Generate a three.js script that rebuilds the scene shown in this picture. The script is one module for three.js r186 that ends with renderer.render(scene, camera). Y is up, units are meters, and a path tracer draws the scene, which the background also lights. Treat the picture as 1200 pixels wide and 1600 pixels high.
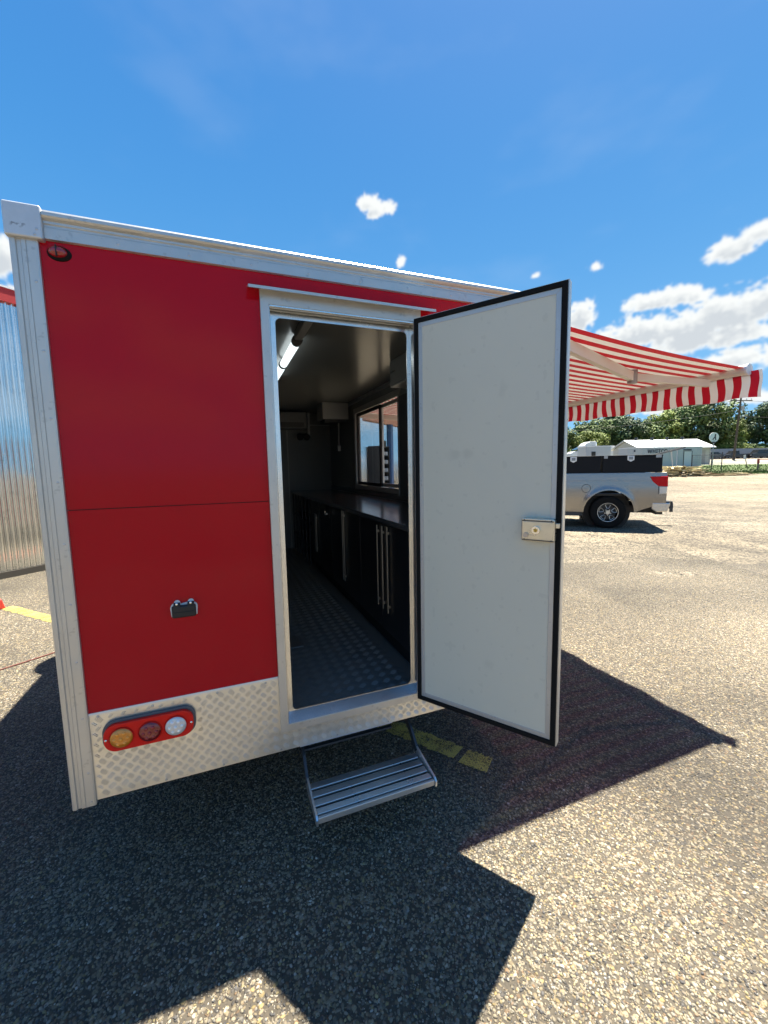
import * as THREE from 'three';
import { RoundedBoxGeometry } from 'three/addons/geometries/RoundedBoxGeometry.js';
import { mergeGeometries } from 'three/addons/utils/BufferGeometryUtils.js';
import { RectAreaLightUniformsLib } from 'three/addons/lights/RectAreaLightUniformsLib.js';
import { FontLoader } from 'three/addons/loaders/FontLoader.js';
import { TextGeometry } from 'three/addons/geometries/TextGeometry.js';

// ------------------------------------------------------------------ camera, sky, sun, exposure
const EXPOSURE = 3.8;
const SUN = new THREE.Vector3(0.3311, 0.9274, -0.1743).normalize();
const SUN_POWER = 5.0;
const SKY_GAIN = 1.0;
const scene = new THREE.Scene();
const camera = new THREE.PerspectiveCamera(102.72, 0.75, 0.05, 6000);
{
  const r = new THREE.Vector3(0.93038129, -0.01875307, 0.36611335), u = new THREE.Vector3(0.05738035, 0.99383066, -0.09491113), w = new THREE.Vector3(0.3620748, -0.10931126, -0.9257175);
  camera.position.set(0.5814, 1.6, 1.7076);
  camera.quaternion.setFromRotationMatrix(new THREE.Matrix4().makeBasis(r, u, w.clone().negate()));
  camera.updateMatrixWorld();
}
const renderer = new THREE.WebGLRenderer({ antialias: true });
renderer.setSize(768, 1024);
renderer.toneMapping = THREE.LinearToneMapping;
renderer.toneMappingExposure = EXPOSURE;
renderer.shadowMap.enabled = true;
RectAreaLightUniformsLib.init();
const sun = new THREE.DirectionalLight(new THREE.Color(1.0, 0.935, 0.81), SUN_POWER);
sun.position.copy(SUN).multiplyScalar(60);
sun.castShadow = true; sun.shadow.radius = 1.2; sun.shadow.mapSize.set(4096, 4096);
Object.assign(sun.shadow.camera, { left: -30, right: 30, top: 30, bottom: -30, near: 1, far: 160 });
scene.add(sun, sun.target);

// ------------------------------------------------------------------ noise helpers
function rng(seed) { let s = seed >>> 0; return () => { s = (s + 0x6D2B79F5) >>> 0; let t = s; t = Math.imul(t ^ (t >>> 15), t | 1); t ^= t + Math.imul(t ^ (t >>> 7), t | 61); return ((t ^ (t >>> 14)) >>> 0) / 4294967296; }; }
const hash3 = (x, y, z) => { let h = Math.imul(x, 374761393) + Math.imul(y, 668265263) + Math.imul(z, 2147483647 - 1013904223) | 0; h = Math.imul(h ^ (h >>> 13), 1274126177); h ^= h >>> 16; return (h >>> 0) / 4294967296; };
const sm = t => t * t * (3 - 2 * t);
function vn(x, y, z) {
  const X = Math.floor(x), Y = Math.floor(y), Z = Math.floor(z), u = sm(x - X), v = sm(y - Y), w = sm(z - Z);
  const l = (a, b, t) => a + (b - a) * t;
  return l(l(l(hash3(X, Y, Z), hash3(X + 1, Y, Z), u), l(hash3(X, Y + 1, Z), hash3(X + 1, Y + 1, Z), u), v),
    l(l(hash3(X, Y, Z + 1), hash3(X + 1, Y, Z + 1), u), l(hash3(X, Y + 1, Z + 1), hash3(X + 1, Y + 1, Z + 1), u), v), w);
}
function fbm(x, y, z, o = 4) { let a = 0.5, s = 0, n = 0; for (let i = 0; i < o; i++) { s += a * vn(x, y, z); n += a; a *= 0.5; x = x * 2.03 + 11.3; y = y * 2.03 + 5.7; z = z * 2.03 + 3.1; } return s / n; }
const clamp = (x, a = 0, b = 1) => Math.min(b, Math.max(a, x));
const ss = (a, b, x) => sm(clamp((x - a) / (b - a)));
const mix = (a, b, t) => a + (b - a) * t;

// ------------------------------------------------------------------ sky (air and clouds)
{
  const W = 2048, H = 1024, data = new Float32Array(W * H * 4), D2R = Math.PI / 180;
  // cumulus: azimuth and elevation of the centre, half width, half height (degrees), weight
  const C = [
    [20.3, 30.7, 1.7, 0.95, 1], [22.4, 30.2, 1.5, 0.85, 1], [20.9, 29.8, 1.2, 0.6, 1],
    [48.0, 21.9, 0.9, 0.5, .8], [41.3, 22.2, 0.5, 0.35, .7], [24.3, 25.0, 0.5, 0.6, .7],
    [60.6, 20.4, 2.0, 1.1, 1], [62.8, 21.2, 2.0, 1.0, 1],
    [54.0, 17.3, 2.8, 1.15, 1.05], [56.6, 17.2, 2.4, 1.1, 1.05],
    [52.5, 14.4, 4.2, 1.9, 1.15], [57.0, 13.9, 4.6, 2.2, 1.2], [61.0, 14.6, 4.2, 2.3, 1.2], [64.5, 15.2, 3.6, 2.0, 1.15], [59, 12.6, 6.5, 1.3, 1.1],
    [61.3, 10.2, 3.4, 1.3, 1.1], [65.5, 10.0, 3.4, 1.4, 1.1], [57, 9.0, 4, .8, .8],
    [46.3, 16.9, 1.9, 1.8, 1.1], [44.0, 15.4, 3.0, 1.3, 1.1],
    [-19.8, 20.4, 2.0, 2.3, 1.15], [-22.5, 20.0, 3.4, 3.0, 1.15], [-17, 16.5, 5, 2.4, 1.1],
    [63.5, 6.3, 4, .9, .75], [55, 6.0, 5, .8, .7],
  ];
  const rr = rng(77);
  for (let i = 0; i < 70; i++) {            // the same kind of fair-weather cumulus all the way round, out of frame too
    const az = 75 + rr() * 255, el = 6 + 24 * Math.pow(rr(), 1.7), s = 0.6 + rr() * 1.1;
    C.push([az > 180 ? az - 360 : az, el, 3.6 * s, 1.6 * s, 1.05], [(az > 180 ? az - 360 : az) + 2.5 * s, el + .5, 2.4 * s, 1.5 * s, 1.05]);
  }
  const dens = (az, el, x, y, z) => {
    let b = -1;
    for (const c of C) {
      let da = az - c[0]; if (da > 180) da -= 360; if (da < -180) da += 360;
      if (Math.abs(da) > c[2] * 1.9) continue;
      const de = el - c[1]; if (Math.abs(de) > c[3] * 2.0) continue;
      const k = de < 0 ? 1.35 : 1;
      const v = (1 - Math.sqrt((da / c[2]) ** 2 + (de * k / c[3]) ** 2)) * c[4];
      if (v > b) b = v;
    }
    if (b < -0.9) return -1;
    const n1 = fbm(x * 30, y * 46, z * 30, 3), n2 = 1 - Math.abs(2 * fbm(x * 75, y * 95, z * 75, 3) - 1), n3 = fbm(x * 190, y * 210, z * 190, 2);
    return b * 0.95 + (n1 - .5) * .95 + (n2 - .75) * .55 + (n3 - .5) * .42;
  };
  for (let j = 0; j < H; j++) for (let i = 0; i < W; i++) {
    const el = ((j + .5) / H - .5) * Math.PI, ph = ((i + .5) / W - .5) * 2 * Math.PI;
    const x = Math.cos(el) * Math.cos(ph), z = Math.cos(el) * Math.sin(ph), y = Math.sin(el);
    const e = clamp(y, 0, 1), k = Math.pow(e, .55);
    let r = mix(.34, .050, ss(0, .82, k)), g = mix(.70, .245, ss(0, .95, k)), b = mix(1.0, .66, ss(.12, 1.05, k));
    if (y > 0) { const ci = ss(.52, .85, fbm(x * 5 + 3, y * 13, z * 3.2 + x * 2, 5)) * .06 * ss(.05, .3, y); r = mix(r, .85, ci); g = mix(g, .92, ci); b = mix(b, 1, ci); }
    const cs = x * SUN.x + y * SUN.y + z * SUN.z, ang = Math.acos(clamp(cs, -1, 1));
    const halo = .42 * Math.exp(-ang / .22) + .07 * Math.exp(-ang / .55);
    r += halo; g += halo * .98; b += halo * .9;
    const azd = Math.atan2(x, -z) / D2R, eld = el / D2R;
    if (eld > 1 && eld < 45) {
      // thin cirrus veil
      const d = dens(azd, eld, x, y, z);
      if (d > -.06) {
        const a = ss(-.06, .30, d) * .98;
        const up = dens(azd + .25, eld + .85, x * 1.0, y + .0135, z);
        const thick = ss(.05, .75, d);
        let lit = clamp(1.0 - 1.05 * clamp(up, -.1, .9) * thick + .06 * (1 - thick), .36, 1);
        const cr = mix(.50, 1.0, lit), cg = mix(.56, 1.02, lit), cb = mix(.63, 1.0, lit);
        r = mix(r, cr, a); g = mix(g, cg, a); b = mix(b, cb, a);
      }
    }
    if (y < 0) { const t = ss(0, -.15, y); r = mix(r, .30, t); g = mix(g, .27, t); b = mix(b, .22, t); }
    const o = (j * W + i) * 4, q = SKY_GAIN / EXPOSURE;
    data[o] = r * q; data[o + 1] = g * q; data[o + 2] = b * q; data[o + 3] = 1;
  }
  const t = new THREE.DataTexture(data, W, H, THREE.RGBAFormat, THREE.FloatType);
  t.mapping = THREE.EquirectangularReflectionMapping; t.magFilter = t.minFilter = THREE.LinearFilter; t.wrapS = THREE.RepeatWrapping; t.needsUpdate = true;
  scene.background = t; scene.environment = t;
}

// ------------------------------------------------------------------ builders
const used = {};
function numbered(n) { const c = used[n] = (used[n] ?? -1) + 1; return c ? `${n}_${String(c).padStart(3, '0')}` : n; }
function tag(o, label, category, group) { o.userData.label = label; o.userData.category = category; if (group) o.userData.group = group; return o; }
function thing(name, label, category, pos = [0, 0, 0], turn = 0, group) { const g = new THREE.Group(); g.name = numbered(name); g.position.set(...pos); g.rotation.y = turn; tag(g, label, category, group); scene.add(g); return g; }
function mesh(name, geo, mat, parent) {
  if (Array.isArray(geo)) geo = join(geo);
  const m = new THREE.Mesh(geo, mat); m.name = parent ? name : numbered(name); m.castShadow = m.receiveShadow = true; (parent || scene).add(m); return m;
}
function join(list) { return list.length === 1 ? list[0] : mergeGeometries(list.map(g => { const q = g.index ? g.toNonIndexed() : g; for (const k of Object.keys(q.attributes)) if (!['position', 'normal', 'uv'].includes(k)) q.deleteAttribute(k); return q; })); }
function sub(name, parent) { const g = new THREE.Group(); g.name = name; parent.add(g); return g; }
function struct(name, geo, mat) { const m = mesh(name, geo, mat); m.userData.kind = 'structure'; return m; }
function uvm(g) { // box-projected uv in metres
  g = g.index ? g.toNonIndexed() : g; const p = g.attributes.position, n = g.attributes.normal, a = new Float32Array(p.count * 2);
  for (let i = 0; i < p.count; i++) { const ax = Math.abs(n.getX(i)), ay = Math.abs(n.getY(i)), az = Math.abs(n.getZ(i)); let u, v;
    if (az >= ax && az >= ay) { u = p.getX(i); v = p.getY(i); } else if (ax >= ay) { u = p.getZ(i); v = p.getY(i); } else { u = p.getX(i); v = p.getZ(i); } a[2 * i] = u; a[2 * i + 1] = v; }
  g.setAttribute('uv', new THREE.BufferAttribute(a, 2)); return g;
}
function bb(x0, x1, y0, y1, z0, z1, r = 0) { const g = r ? new RoundedBoxGeometry(x1 - x0, y1 - y0, z1 - z0, 2, r) : new THREE.BoxGeometry(x1 - x0, y1 - y0, z1 - z0); g.translate((x0 + x1) / 2, (y0 + y1) / 2, (z0 + z1) / 2); return uvm(g); }
function poly(pts, holes = []) { const s = new THREE.Shape(pts.map(p => new THREE.Vector2(...p))); for (const h of holes) s.holes.push(Array.isArray(h) ? new THREE.Path(h.map(p => new THREE.Vector2(...p))) : h); return s; }
function rrect(x0, x1, y0, y1, r, T = THREE.Shape) { const s = new T(); s.moveTo(x0 + r, y0); s.lineTo(x1 - r, y0); s.absarc(x1 - r, y0 + r, r, -Math.PI / 2, 0); s.lineTo(x1, y1 - r); s.absarc(x1 - r, y1 - r, r, 0, Math.PI / 2); s.lineTo(x0 + r, y1); s.absarc(x0 + r, y1 - r, r, Math.PI / 2, Math.PI); s.lineTo(x0, y0 + r); s.absarc(x0 + r, y0 + r, r, Math.PI, 1.5 * Math.PI); return s; }
function ext(shape, z0, z1, bev = 0) { const g = new THREE.ExtrudeGeometry(shape, { depth: z1 - z0 - 2 * bev, bevelEnabled: bev > 0, bevelSize: bev, bevelThickness: bev, bevelOffset: -bev, bevelSegments: 2, curveSegments: 10 }); g.translate(0, 0, z0 + bev); return uvm(g); }
function extX(pts, x0, x1) { const g = new THREE.ExtrudeGeometry(poly(pts), { depth: x1 - x0, bevelEnabled: false }); /* pts are (z,y) */ g.rotateY(-Math.PI / 2); g.scale(1, 1, 1); g.translate(x1, 0, 0); const p = g.attributes.position; return fixX(g, x0, x1); }
function fixX(g) { // after rotateY(-90): x=-z', z = x'   -> profile (z,y) kept as z=x', good
  g.computeVertexNormals(); return uvm(g); }
function extY(pts, y0, y1) { const g = new THREE.ExtrudeGeometry(poly(pts.map(([x, z]) => [x, -z])), { depth: y1 - y0, bevelEnabled: false }); g.rotateX(-Math.PI / 2); g.translate(0, y0, 0); return uvm(g); }
function cyl(r0, r1, a, b, seg = 16) { const A = new THREE.Vector3(...a), B = new THREE.Vector3(...b), d = B.clone().sub(A), g = new THREE.CylinderGeometry(r1, r0, d.length(), seg); g.applyQuaternion(new THREE.Quaternion().setFromUnitVectors(new THREE.Vector3(0, 1, 0), d.clone().normalize())); g.translate(...A.add(B).multiplyScalar(.5).toArray()); return g.toNonIndexed(); }
function beam(a, b, w, h, upv = [0, 1, 0]) { const A = new THREE.Vector3(...a), B = new THREE.Vector3(...b), z = B.clone().sub(A), L = z.length(); z.normalize(); const x = new THREE.Vector3(...upv).cross(z).normalize(), y = z.clone().cross(x); const g = new THREE.BoxGeometry(w, h, L); g.applyMatrix4(new THREE.Matrix4().makeBasis(x, y, z).setPosition(A.add(B).multiplyScalar(.5))); return uvm(g); }
function tube(pts, r, seg = 24, rs = 8) { return new THREE.TubeGeometry(new THREE.CatmullRomCurve3(pts.map(p => new THREE.Vector3(...p))), seg, r, rs).toNonIndexed(); }

// ------------------------------------------------------------------ textures and materials
function tex(n, m, f, srgb = false) { const d = new Uint8Array(n * m * 4); for (let j = 0; j < m; j++) for (let i = 0; i < n; i++) { const c = f(i / n, j / m, i, j), o = (j * n + i) * 4; if (Array.isArray(c)) { d[o] = 255 * clamp(c[0]); d[o + 1] = 255 * clamp(c[1]); d[o + 2] = 255 * clamp(c[2]); } else d[o] = d[o + 1] = d[o + 2] = 255 * clamp(c); d[o + 3] = 255; }
  const t = new THREE.DataTexture(d, n, m); t.wrapS = t.wrapT = THREE.RepeatWrapping; t.magFilter = THREE.LinearFilter; t.minFilter = THREE.LinearMipmapLinearFilter; t.generateMipmaps = true; if (srgb) t.colorSpace = THREE.SRGBColorSpace; t.needsUpdate = true; return t; }
function tn(u, v, f, s = 0) { // tileable value noise
  const x = u * f, y = v * f, X = Math.floor(x), Y = Math.floor(y), a = sm(x - X), b = sm(y - Y), h = (i, j) => hash3(((X + i) % f + f) % f, ((Y + j) % f + f) % f, s + f * 7); return mix(mix(h(0, 0), h(1, 0), a), mix(h(0, 1), h(1, 1), a), b); }
const tf = (u, v, f, o, s = 0) => { let r = 0, a = .5, n = 0; for (let i = 0; i < o; i++) { r += a * tn(u, v, f, s + i); n += a; a *= .5; f *= 2; } return r / n; };
const lin = (r, g, b) => new THREE.Color().setRGB(r, g, b);
function M(c, rough = .6, metal = 0, o = {}) { return new THREE.MeshStandardMaterial({ color: Array.isArray(c) ? lin(...c) : c, roughness: rough, metalness: metal, ...o }); }
function P(c, rough, metal, o = {}) { return new THREE.MeshPhysicalMaterial({ color: lin(...c), roughness: rough, metalness: metal, ...o }); }
const tSmudge = tex(256, 256, (u, v) => .80 + .30 * (tf(u, v, 4, 5) - .5) + .12 * Math.pow(tf(u, v, 9, 4, 40), 3));
const tGrain = tex(256, 256, (u, v) => .5 + .5 * (tn(u, v * .02 % 1, 128, 3) - .5) + .3 * (tf(u, v, 16, 4, 9) - .5));
const tAluC = tex(256, 256, (u, v) => { const n = tf(u, v, 5, 5, 12), s = tf(u, v, 24, 3, 33); const k = .93 + .14 * (n - .5) - .16 * ss(.74, .84, s); return [k, k * .995, k * .985]; }, false);
const rep = (t, x, y = x) => { const c = t.clone(); c.repeat.set(x, y); c.needsUpdate = true; return c; };
const MAT = {
  alu: M([.60, .595, .58], .5, .72, { map: rep(tAluC, 2), roughnessMap: rep(tSmudge, 2.2), bumpMap: rep(tGrain, 3), bumpScale: .0003 }),
  aluBright: M([.84, .84, .83], .30, .95, { map: rep(tAluC, 2.4), roughnessMap: rep(tSmudge, 3) }),
  aluPaint: M([.55, .56, .57], .45, .6, { map: rep(tAluC, 3) }),
  tread: M([.80, .78, .73], .40, .85, { map: rep(tAluC, 3), roughnessMap: rep(tSmudge, 3) }),
  steelDark: M([.06, .06, .065], .5, .6), screw: M([.55, .55, .56], .4, .9),
  red: P([.43, .002, .011], .13, 0, { specularIntensity: .42, bumpMap: rep(tSmudge, .9), bumpScale: .0006 }),
  trimWhite: M([.75, .74, .73], .5), black: M([.012, .012, .013], .55), rubber: P([.006, .006, .006], .85, 0, { specularIntensity: .5 }),
  wallIn: M([.20, .205, .20], .4, 0), ceilIn: M([.24, .245, .23], .2, 0), doorIn: M([.68, .66, .555], .5, 0),
  floorIn: M([.24, .238, .232], .48, .55), cabinet: M([.010, .010, .012], .3), counter: M([.30, .30, .31], .18, .85), handle: M([.50, .46, .40], .4, .9),
  chrome: M([.85, .85, .86], .12, 1), greyBox: M([.38, .38, .37], .5), darkGrey: M([.05, .052, .055], .6),
  glass: P([1, 1, 1], .02, 0, { transmission: 1, thickness: 0, ior: 1.5 }),
};

// ------------------------------------------------------------------ ground
const LR = new THREE.Vector3(.9313, 0, .3643), LF = new THREE.Vector3(.3643, 0, -.9313), CO = new THREE.Vector3(.5814, 0, 1.7076), LOT = -.3729;
const HT = [[-1e5, 0], [24, 0], [38, .18], [43, .32], [52, .82], [60, .95], [78, 1.8], [90, 2.05], [1e5, 2.05]];
function terrain(d) { for (let i = 1; i < HT.length; i++) if (d <= HT[i][0]) { const [a, ha] = HT[i - 1], [b, hb] = HT[i]; return mix(ha, hb, sm((d - a) / (b - a))); } return 2.05; }
const at = (lat, y, dep) => [CO.x + LR.x * lat + LF.x * dep, y, CO.z + LR.z * lat + LF.z * dep];
const onLot = (lat, dep, dy = 0) => at(lat, terrain(dep) + dy, dep);
const latDep = (x, z) => [(x - CO.x) * LR.x + (z - CO.z) * LR.z, (x - CO.x) * LF.x + (z - CO.z) * LF.z];

const STONES = [[.335, .282, .188, 27], [.41, .36, .265, 18], [.26, .23, .182, 20], [.24, .165, .10, 7], [.56, .52, .44, 4], [.09, .085, .08, 18], [.42, .335, .16, 5], [.33, .32, .29, 10]];
function stoneColour(r) { let t = r() * 100; for (const s of STONES) { if ((t -= s[3]) < 0) { const k = .40 + .44 * r(); return [s[0] * k, s[1] * k, s[2] * k]; } } return [.4, .35, .25]; }
let groundMat, farMat;
function groundTone(x, z) { const n = fbm(x * .35 + 40, 2, z * .35 + 9, 5), m = fbm(x * 1.1, 7, z * 1.1, 4), st = ss(.60, .74, fbm(x * .75 + 70, 4, z * .75 + 13, 3)); return .90 + .90 * (n - .5) + .85 * (m - .5) - .26 * st; }
{
  const N = 2048, TILE = 2.6, px = N / TILE, h = new Float32Array(N * N), col = new Uint8Array(N * N * 4), hb = new Uint8Array(N * N * 4), r = rng(11);
  const toS = v => 255 * clamp(v <= .0031308 ? v * 12.92 : 1.055 * Math.pow(v, 1 / 2.4) - .055);
  for (let i = 0; i < N * N; i++) { const u = (i % N) / N, v = Math.floor(i / N) / N, k = .75 + .5 * tn(u, v, 512, 5) ; col[4 * i] = toS(.065 * k); col[4 * i + 1] = toS(.056 * k); col[4 * i + 2] = toS(.042 * k); col[4 * i + 3] = 255; h[i] = .12 * tn(u, v, 256, 8); }
  const count = 62000;
  for (let q = 0; q < count; q++) {
    const a = (.0032 + .0062 * Math.pow(r(), 1.8)) * px, b = a * (.5 + .45 * r()), th = r() * Math.PI, cx = r() * N, cy = r() * N, c = stoneColour(r), top = .35 + .5 * r(), ct = Math.cos(th), st = Math.sin(th), e = Math.ceil(a) + 1;
    const S = c.map(toS);
    for (let y = -e; y <= e; y++) for (let x = -e; x <= e; x++) {
      const dx = x - (cx % 1) + 0, dy = y - (cy % 1), u = (dx * ct + dy * st) / a, v = (-dx * st + dy * ct) / b, d = u * u + v * v; if (d > 1) continue;
      const i = ((Math.floor(cy) + y + N) % N) * N + (Math.floor(cx) + x + N) % N, z = top * Math.sqrt(1 - d * .92); if (z < h[i]) continue; h[i] = z;
      const k = .9 + .12 * (1 - d); col[4 * i] = S[0] * k; col[4 * i + 1] = S[1] * k; col[4 * i + 2] = S[2] * k;
    }
  }
  for (let i = 0; i < N * N; i++) { hb[4 * i] = hb[4 * i + 1] = hb[4 * i + 2] = 255 * clamp(h[i]); hb[4 * i + 3] = 255; }
  const mk = (d, s) => { const t = new THREE.DataTexture(d, N, N); t.wrapS = t.wrapT = THREE.RepeatWrapping; t.magFilter = THREE.LinearFilter; t.minFilter = THREE.LinearMipmapLinearFilter; t.generateMipmaps = true; t.anisotropy = 8; if (s) t.colorSpace = THREE.SRGBColorSpace; t.needsUpdate = true; return t; };
  groundMat = new THREE.MeshStandardMaterial({ map: mk(col, true), bumpMap: mk(hb), bumpScale: .006, roughness: .82, vertexColors: true });
  groundMat.userData.tile = TILE;
  // grid coordinates, fine near the trailer and growing outwards
  const line = (lo, hi, c0, c1) => { const a = []; for (let x = c0; x <= c1; x += .3) a.push(x); let s = .3; for (let x = c1; x < hi;) { s *= 1.13; x = Math.min(hi, x + s); a.push(x); } s = .3; for (let x = c0; x > lo;) { s *= 1.13; x = Math.max(lo, x - s); a.unshift(x); } return a; };
  const A = line(-2500, 2500, -8, 14), B = line(-2500, 2500, -4, 16), pos = [], uv = [], cl = [], id = [];
  for (const d of B) for (const l of A) {
    const p = at(l, terrain(d), d); pos.push(...p); uv.push(p[0] / TILE, p[2] / TILE);
    const n = fbm(p[0] * .35 + 40, 2, p[2] * .35 + 9, 5), w = fbm(p[0] * .09 + 3, 1, p[2] * .22, 4), far = ss(9, 30, d);
    let k = .95 * groundTone(p[0], p[2]); k = mix(k, .97 + 1.2 * (w - .5) + .6 * (n - .5), far);
    const warm = .10 * (w - .5) + .05 * far; cl.push(k * (1.04 + warm), k, k * (.93 - warm));
  }
  const n = A.length; for (let j = 0; j + 1 < B.length; j++) for (let i = 0; i + 1 < n; i++) { const a = j * n + i; id.push(a, a + 1, a + n, a + 1, a + n + 1, a + n); }
  const g = new THREE.BufferGeometry(); g.setAttribute('position', new THREE.Float32BufferAttribute(pos, 3)); g.setAttribute('uv', new THREE.Float32BufferAttribute(uv, 2)); g.setAttribute('color', new THREE.Float32BufferAttribute(cl, 3)); g.setIndex(id); g.computeVertexNormals();
  const tFar = tex(2048, 2048, (u, v) => { const k = .50 + 1.1 * (tn(u, v, 860, 3) - .5) + .55 * (tn(u, v, 400, 4) - .5) + .25 * (tn(u, v, 150, 5) - .5) + .30 * (tf(u, v, 34, 4, 8) - .5) + .30 * (tf(u, v, 6, 3, 12) - .5), q = tf(u, v, 12, 3, 21); return [.295 * k, (.250 + .010 * q) * k, (.178 + .024 * q) * k]; });
  farMat = new THREE.MeshStandardMaterial({ map: tFar, bumpMap: tFar, bumpScale: .02, roughness: .9, vertexColors: true });
  const near = [], farI = []; for (let i = 0; i < id.length; i += 3) { const j = Math.floor(id[i] / n), d = B[j]; (d + 2.2 * (vn(id[i] * .37, j * .9, 1) - .5) > 6.2 ? farI : near).push(id[i], id[i + 1], id[i + 2]); }
  const ng = g.clone(); ng.setIndex(near); struct('gravel_ground', ng, groundMat);
  const fg = g.clone(); fg.setIndex(farI); const fu = fg.attributes.uv; for (let i = 0; i < fu.count; i++) fu.setXY(i, fu.getX(i) * TILE / 13, fu.getY(i) * TILE / 13); struct('gravel_lot', fg, farMat);
}
{ // loose and embedded pebbles, real stones near the viewer
  const r = rng(5), base = new THREE.IcosahedronGeometry(1, 1), p = base.attributes.position;
  for (let i = 0; i < p.count; i++) { const x = p.getX(i), y = p.getY(i), z = p.getZ(i), k = .82 + .36 * vn(x * 1.3 + 9, y * 1.3 + 4, z * 1.3 + 2); p.setXYZ(i, x * k, y * k, z * k); }
  base.computeVertexNormals();
  const T = [], q = new THREE.Quaternion(), e = new THREE.Euler(), mt = new THREE.Matrix4(), v = new THREE.Vector3(), s = new THREE.Vector3(), c = new THREE.Color(), N = 380000;
  const im = new THREE.InstancedMesh(base, M([1, 1, 1], .7), N); let k = 0;
  while (k < N) {
    const l = -3.2 + 8.5 * r(), d = .6 + 7.2 * Math.pow(r(), 1.35);
    if (Math.abs(l) > d * 1.02 + .5) continue;
    const w = at(l, 0, d), keep = clamp(.45 + 1.5 * (fbm(w[0] * 1.2, 3, w[2] * 1.2, 3) - .35));
    if (r() > keep) continue;
    const a = .0019 + .0042 * Math.pow(r(), 2.3); s.set(a, a * (.35 + .3 * r()), a * (.55 + .4 * r()));
    e.set((r() - .5) * .5, r() * 6.28, (r() - .5) * .5); q.setFromEuler(e); v.set(w[0], s.y * .25, w[2]); mt.compose(v, q, s); im.setMatrixAt(k, mt);
    const sc = stoneColour(r), gt = clamp(groundTone(w[0], w[2]), .5, 1.4); c.setRGB(sc[0] * gt, sc[1] * gt, sc[2] * gt); im.setColorAt(k, c); k++;
  }
  im.name = 'pebbles'; im.userData.kind = 'stuff'; tag(im, 'loose tan, grey and white pebbles bedded in the lot around the trailer', 'pebbles'); im.castShadow = im.receiveShadow = true; scene.add(im);
}
function sheet(pts, y) { const g = new THREE.ShapeGeometry(poly(pts.map(([x, z]) => [x, -z]))); g.rotateX(-Math.PI / 2); g.translate(0, y, 0); return uvm(g); }
function strip(a, b, w, y, seed, wob = .026) { // worn painted strip with ragged edges
  const r = rng(seed), n = 40, L = [], R = [], dx = b[0] - a[0], dz = b[1] - a[1], len = Math.hypot(dx, dz), nx = -dz / len, nz = dx / len;
  for (let i = 0; i <= n; i++) { const t = i / n, c = [a[0] + dx * t, a[1] + dz * t], e = w / 2; L.push([c[0] + nx * (e + (r() - .5) * wob), c[1] + nz * (e + (r() - .5) * wob)]); R.unshift([c[0] - nx * (e + (r() - .5) * wob), c[1] - nz * (e + (r() - .5) * wob)]); }
  return sheet(L.concat(R), y);
}
const tPaint = tex(512, 512, (u, v) => { const n = tf(u, v, 40, 3, 4), m = tf(u, v, 7, 4, 9), k = 1 - .75 * ss(.60, .74, n * .6 + m * .4); return [k, k, k]; });
const tWear = tex(512, 512, (u, v) => tf(u, v, 150, 2, 4) * .6 + tf(u, v, 9, 3, 9) * .4 < .565 ? 1 : 0);
const yellow = M([.50, .39, .09], .8, 0, { alphaMap: rep(tWear, 2.2), alphaTest: .5, bumpMap: rep(tex(256, 256, (u, v) => tf(u, v, 60, 3, 6)), 2), bumpScale: .006 });
const paintLabel = 'parking line';
for (const [n, a, b, w, s] of [['painted_line', [1.40, -.60], [1.715, -.135], .115, 2], ['painted_line', [1.735, -.10], [1.825, .02], .12, 3], ['painted_line', [-1.93, -4.42], [-.45, -2.82], .12, 4]]) struct(n, strip(a, b, w, .004, s), yellow);
tag(mesh('cable', tube([[-2.6, .006, -1.75], [-1.9, .006, -2.0], [-1.206, .006, -2.43], [-.895, .006, -2.65], [-.3, .006, -3.1]], .006, 40, 6), M([.12, .03, .02], .7)), 'thin dark red cable lying on the sunlit gravel left of the trailer', 'cable');
{ const t = thing('wheel_stop', 'red painted parking block at the end of the left yellow line', 'parking block', [-2.02, 0, -4.33], .85);
  mesh('block', ext(poly([[-.11, 0], [.11, 0], [.08, .12], [-.08, .12]]), -.5, .03, .012), M([.55, .04, .03], .6), t); for (const z of [-.4, -.08]) mesh('bolt', cyl(.014, .014, [0, .12, z], [0, .126, z], 10), MAT.screw, t); }

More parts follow.
